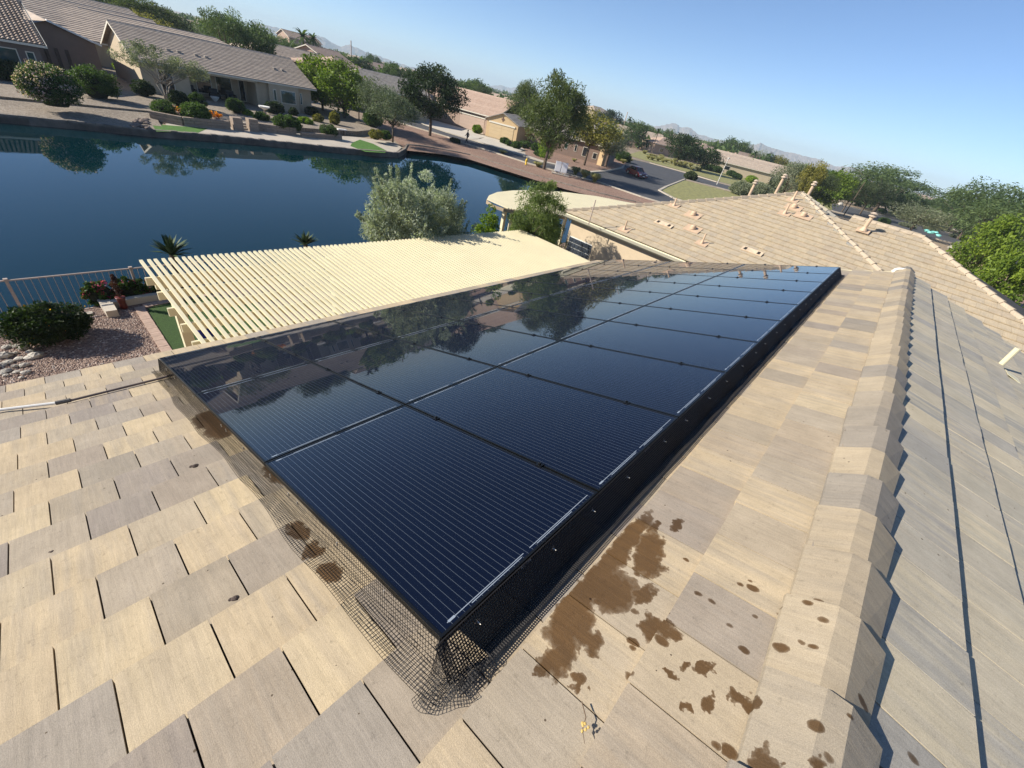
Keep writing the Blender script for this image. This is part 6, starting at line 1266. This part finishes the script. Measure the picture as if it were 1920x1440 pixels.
# the rest of the suburb as one belt of trees out to the horizon
g = np.random.default_rng(9); cs = []; rs = []
hd = math.atan2(bearing(960, 300).y, bearing(960, 300).x)
for i in range(2600):
    D_ = 170 * (8.0 ** g.uniform(0, 1)); a = hd + g.uniform(-1.35, 1.25); x_, y_ = D_ * math.cos(a), D_ * math.sin(a); s_ = g.uniform(2.4, 5.2)
    if -70 < x_ < 60 and y_ < 95: continue
    for j in range(3 if D_ < 500 else 2): cs.append([x_ + g.normal() * s_ * .5, y_ + g.normal() * s_ * .5, ZS + s_ * g.uniform(.4, 1.0)]); rs.append(s_ * g.uniform(.55, .8))
cs = np.array(cs); rs = np.array(rs)
put('tree_belt', leaves('belt', cs, rs, 34, 1.35, lm('mid'), 5, .6), None, None, None, None, 'stuff')
mb = MB()
for i in range(420):
    D_ = 210 * (6.0 ** g.uniform(0, 1)); a = hd + g.uniform(-1.3, 1.2); x_, y_ = D_ * math.cos(a), D_ * math.sin(a); yaw = g.uniform(0, 3.1); L_ = g.uniform(7, 11); w_ = g.uniform(5, 7); mb.cur = (g.random(),) * 3
    Mh = Matrix.Translation((x_, y_, ZS)) @ Matrix.Rotation(yaw, 4, 'Z'); zt2 = 2.9; zr2 = g.uniform(4.4, 5.2)
    V = [Mh @ Vector(p) for p in [(-L_, -w_, 0), (L_, -w_, 0), (L_, w_, 0), (-L_, w_, 0), (-L_, -w_, zt2), (L_, -w_, zt2), (L_, w_, zt2), (-L_, w_, zt2), (-L_ + w_ * .8, 0, zr2), (L_ - w_ * .8, 0, zr2)]]
    mb.add(V, [(0, 1, 5, 4), (1, 2, 6, 5), (2, 3, 7, 6), (3, 0, 4, 7)]); mb.m = 1; mb.add(V, [(4, 5, 9, 8), (5, 6, 9), (6, 7, 8, 9), (7, 4, 8)]); mb.m = 0
obj('distant_suburb', mb, [m_wpink, m_rpink], None, kind='stuff')

# ================================================================== MOUNTAINS AND AIR
m_mtn = mat("mountain_rock", (.20, .15, .12), .95, .3, .004, .8, 30, bscale=.02)
def range_(name, px, D_):
    g = np.random.default_rng(len(px)); us = np.array([p[0] for p in px], float); vsx = np.array([p[1] for p in px], float); mb = MB(); n = int((us[-1] - us[0]) / 3) + 2; U = np.linspace(us[0], us[-1], n); Vv = np.interp(U, us, vsx) + np.convolve(g.normal(0, 1.1, n), [.25, .5, .25], 'same')
    rows = []
    for (u, v) in zip(U, Vv):
        T_ = DD(u, v, D_); d = Vector((T_.x - CAM.x, T_.y - CAM.y, 0)).normalized(); H = max(T_.z - ZS, 2)
        rows.append([(T_.x - d.x * H * 2.2 * f + d.y * g.normal() * H * .12, T_.y - d.y * H * 2.2 * f - d.x * g.normal() * H * .12, ZS - 1 + (H + 1) * (1 - f) ** (.8 + .25 * g.random())) for f in (0, .18, .36, .55, .78, 1)] + [(T_.x + d.x * H * 2, T_.y + d.y * H * 2, ZS - 1)])
    V = [p for r in rows for p in r]; m = 7
    mb.add(V, [(i * m + k, i * m + k + 1, (i + 1) * m + k + 1, (i + 1) * m + k) for i in range(n - 1) for k in range(5)] + [(i * m, (i + 1) * m, (i + 1) * m + 6, i * m + 6) for i in range(n - 1)])
    return obj(name, mb, m_mtn, None, kind='structure')
range_('mountain', [(470, 40), (520, 52), (560, 62), (590, 66), (608, 70), (625, 81), (640, 87), (656, 83), (672, 92), (700, 102), (740, 116), (780, 128), (800, 132)], 4200)
range_('mountain', [(890, 158), (915, 161), (938, 160), (950, 165), (968, 165), (985, 172), (1010, 182)], 5200)
range_('mountain', [(1190, 232), (1225, 237), (1250, 234), (1266, 232), (1277, 239), (1290, 238), (1297, 241), (1308, 251), (1330, 258), (1370, 266), (1400, 272)], 3800)
range_('mountain', [(1390, 278), (1412, 272), (1425, 268), (1445, 276), (1468, 284), (1500, 290), (1540, 300), (1570, 312), (1600, 314), (1640, 320), (1665, 332), (1700, 348)], 3600)
range_('mountain', [(1740, 362), (1770, 363), (1800, 368), (1850, 376), (1920, 390)], 5600)
hz = MB().box(-5900, 6900, -5900, 6900, ZW - 1.6, 150); hm = bpy.data.materials.new("haze_air"); hm.use_nodes = True; hn = hm.node_tree
for n_ in list(hn.nodes):
    if n_.type == 'BSDF_PRINCIPLED': hn.nodes.remove(n_)
pv = hn.nodes.new("ShaderNodeVolumePrincipled"); pv.inputs['Density'].default_value = 2.4e-4; pv.inputs['Color'].default_value = (.74, .90, 1.0, 1); pv.inputs['Anisotropy'].default_value = 0.0
hn.links.new(pv.outputs[0], [n_ for n_ in hn.nodes if n_.type == 'OUTPUT_MATERIAL'][0].inputs['Volume'])
obj('haze', hz, hm, None, kind='stuff')
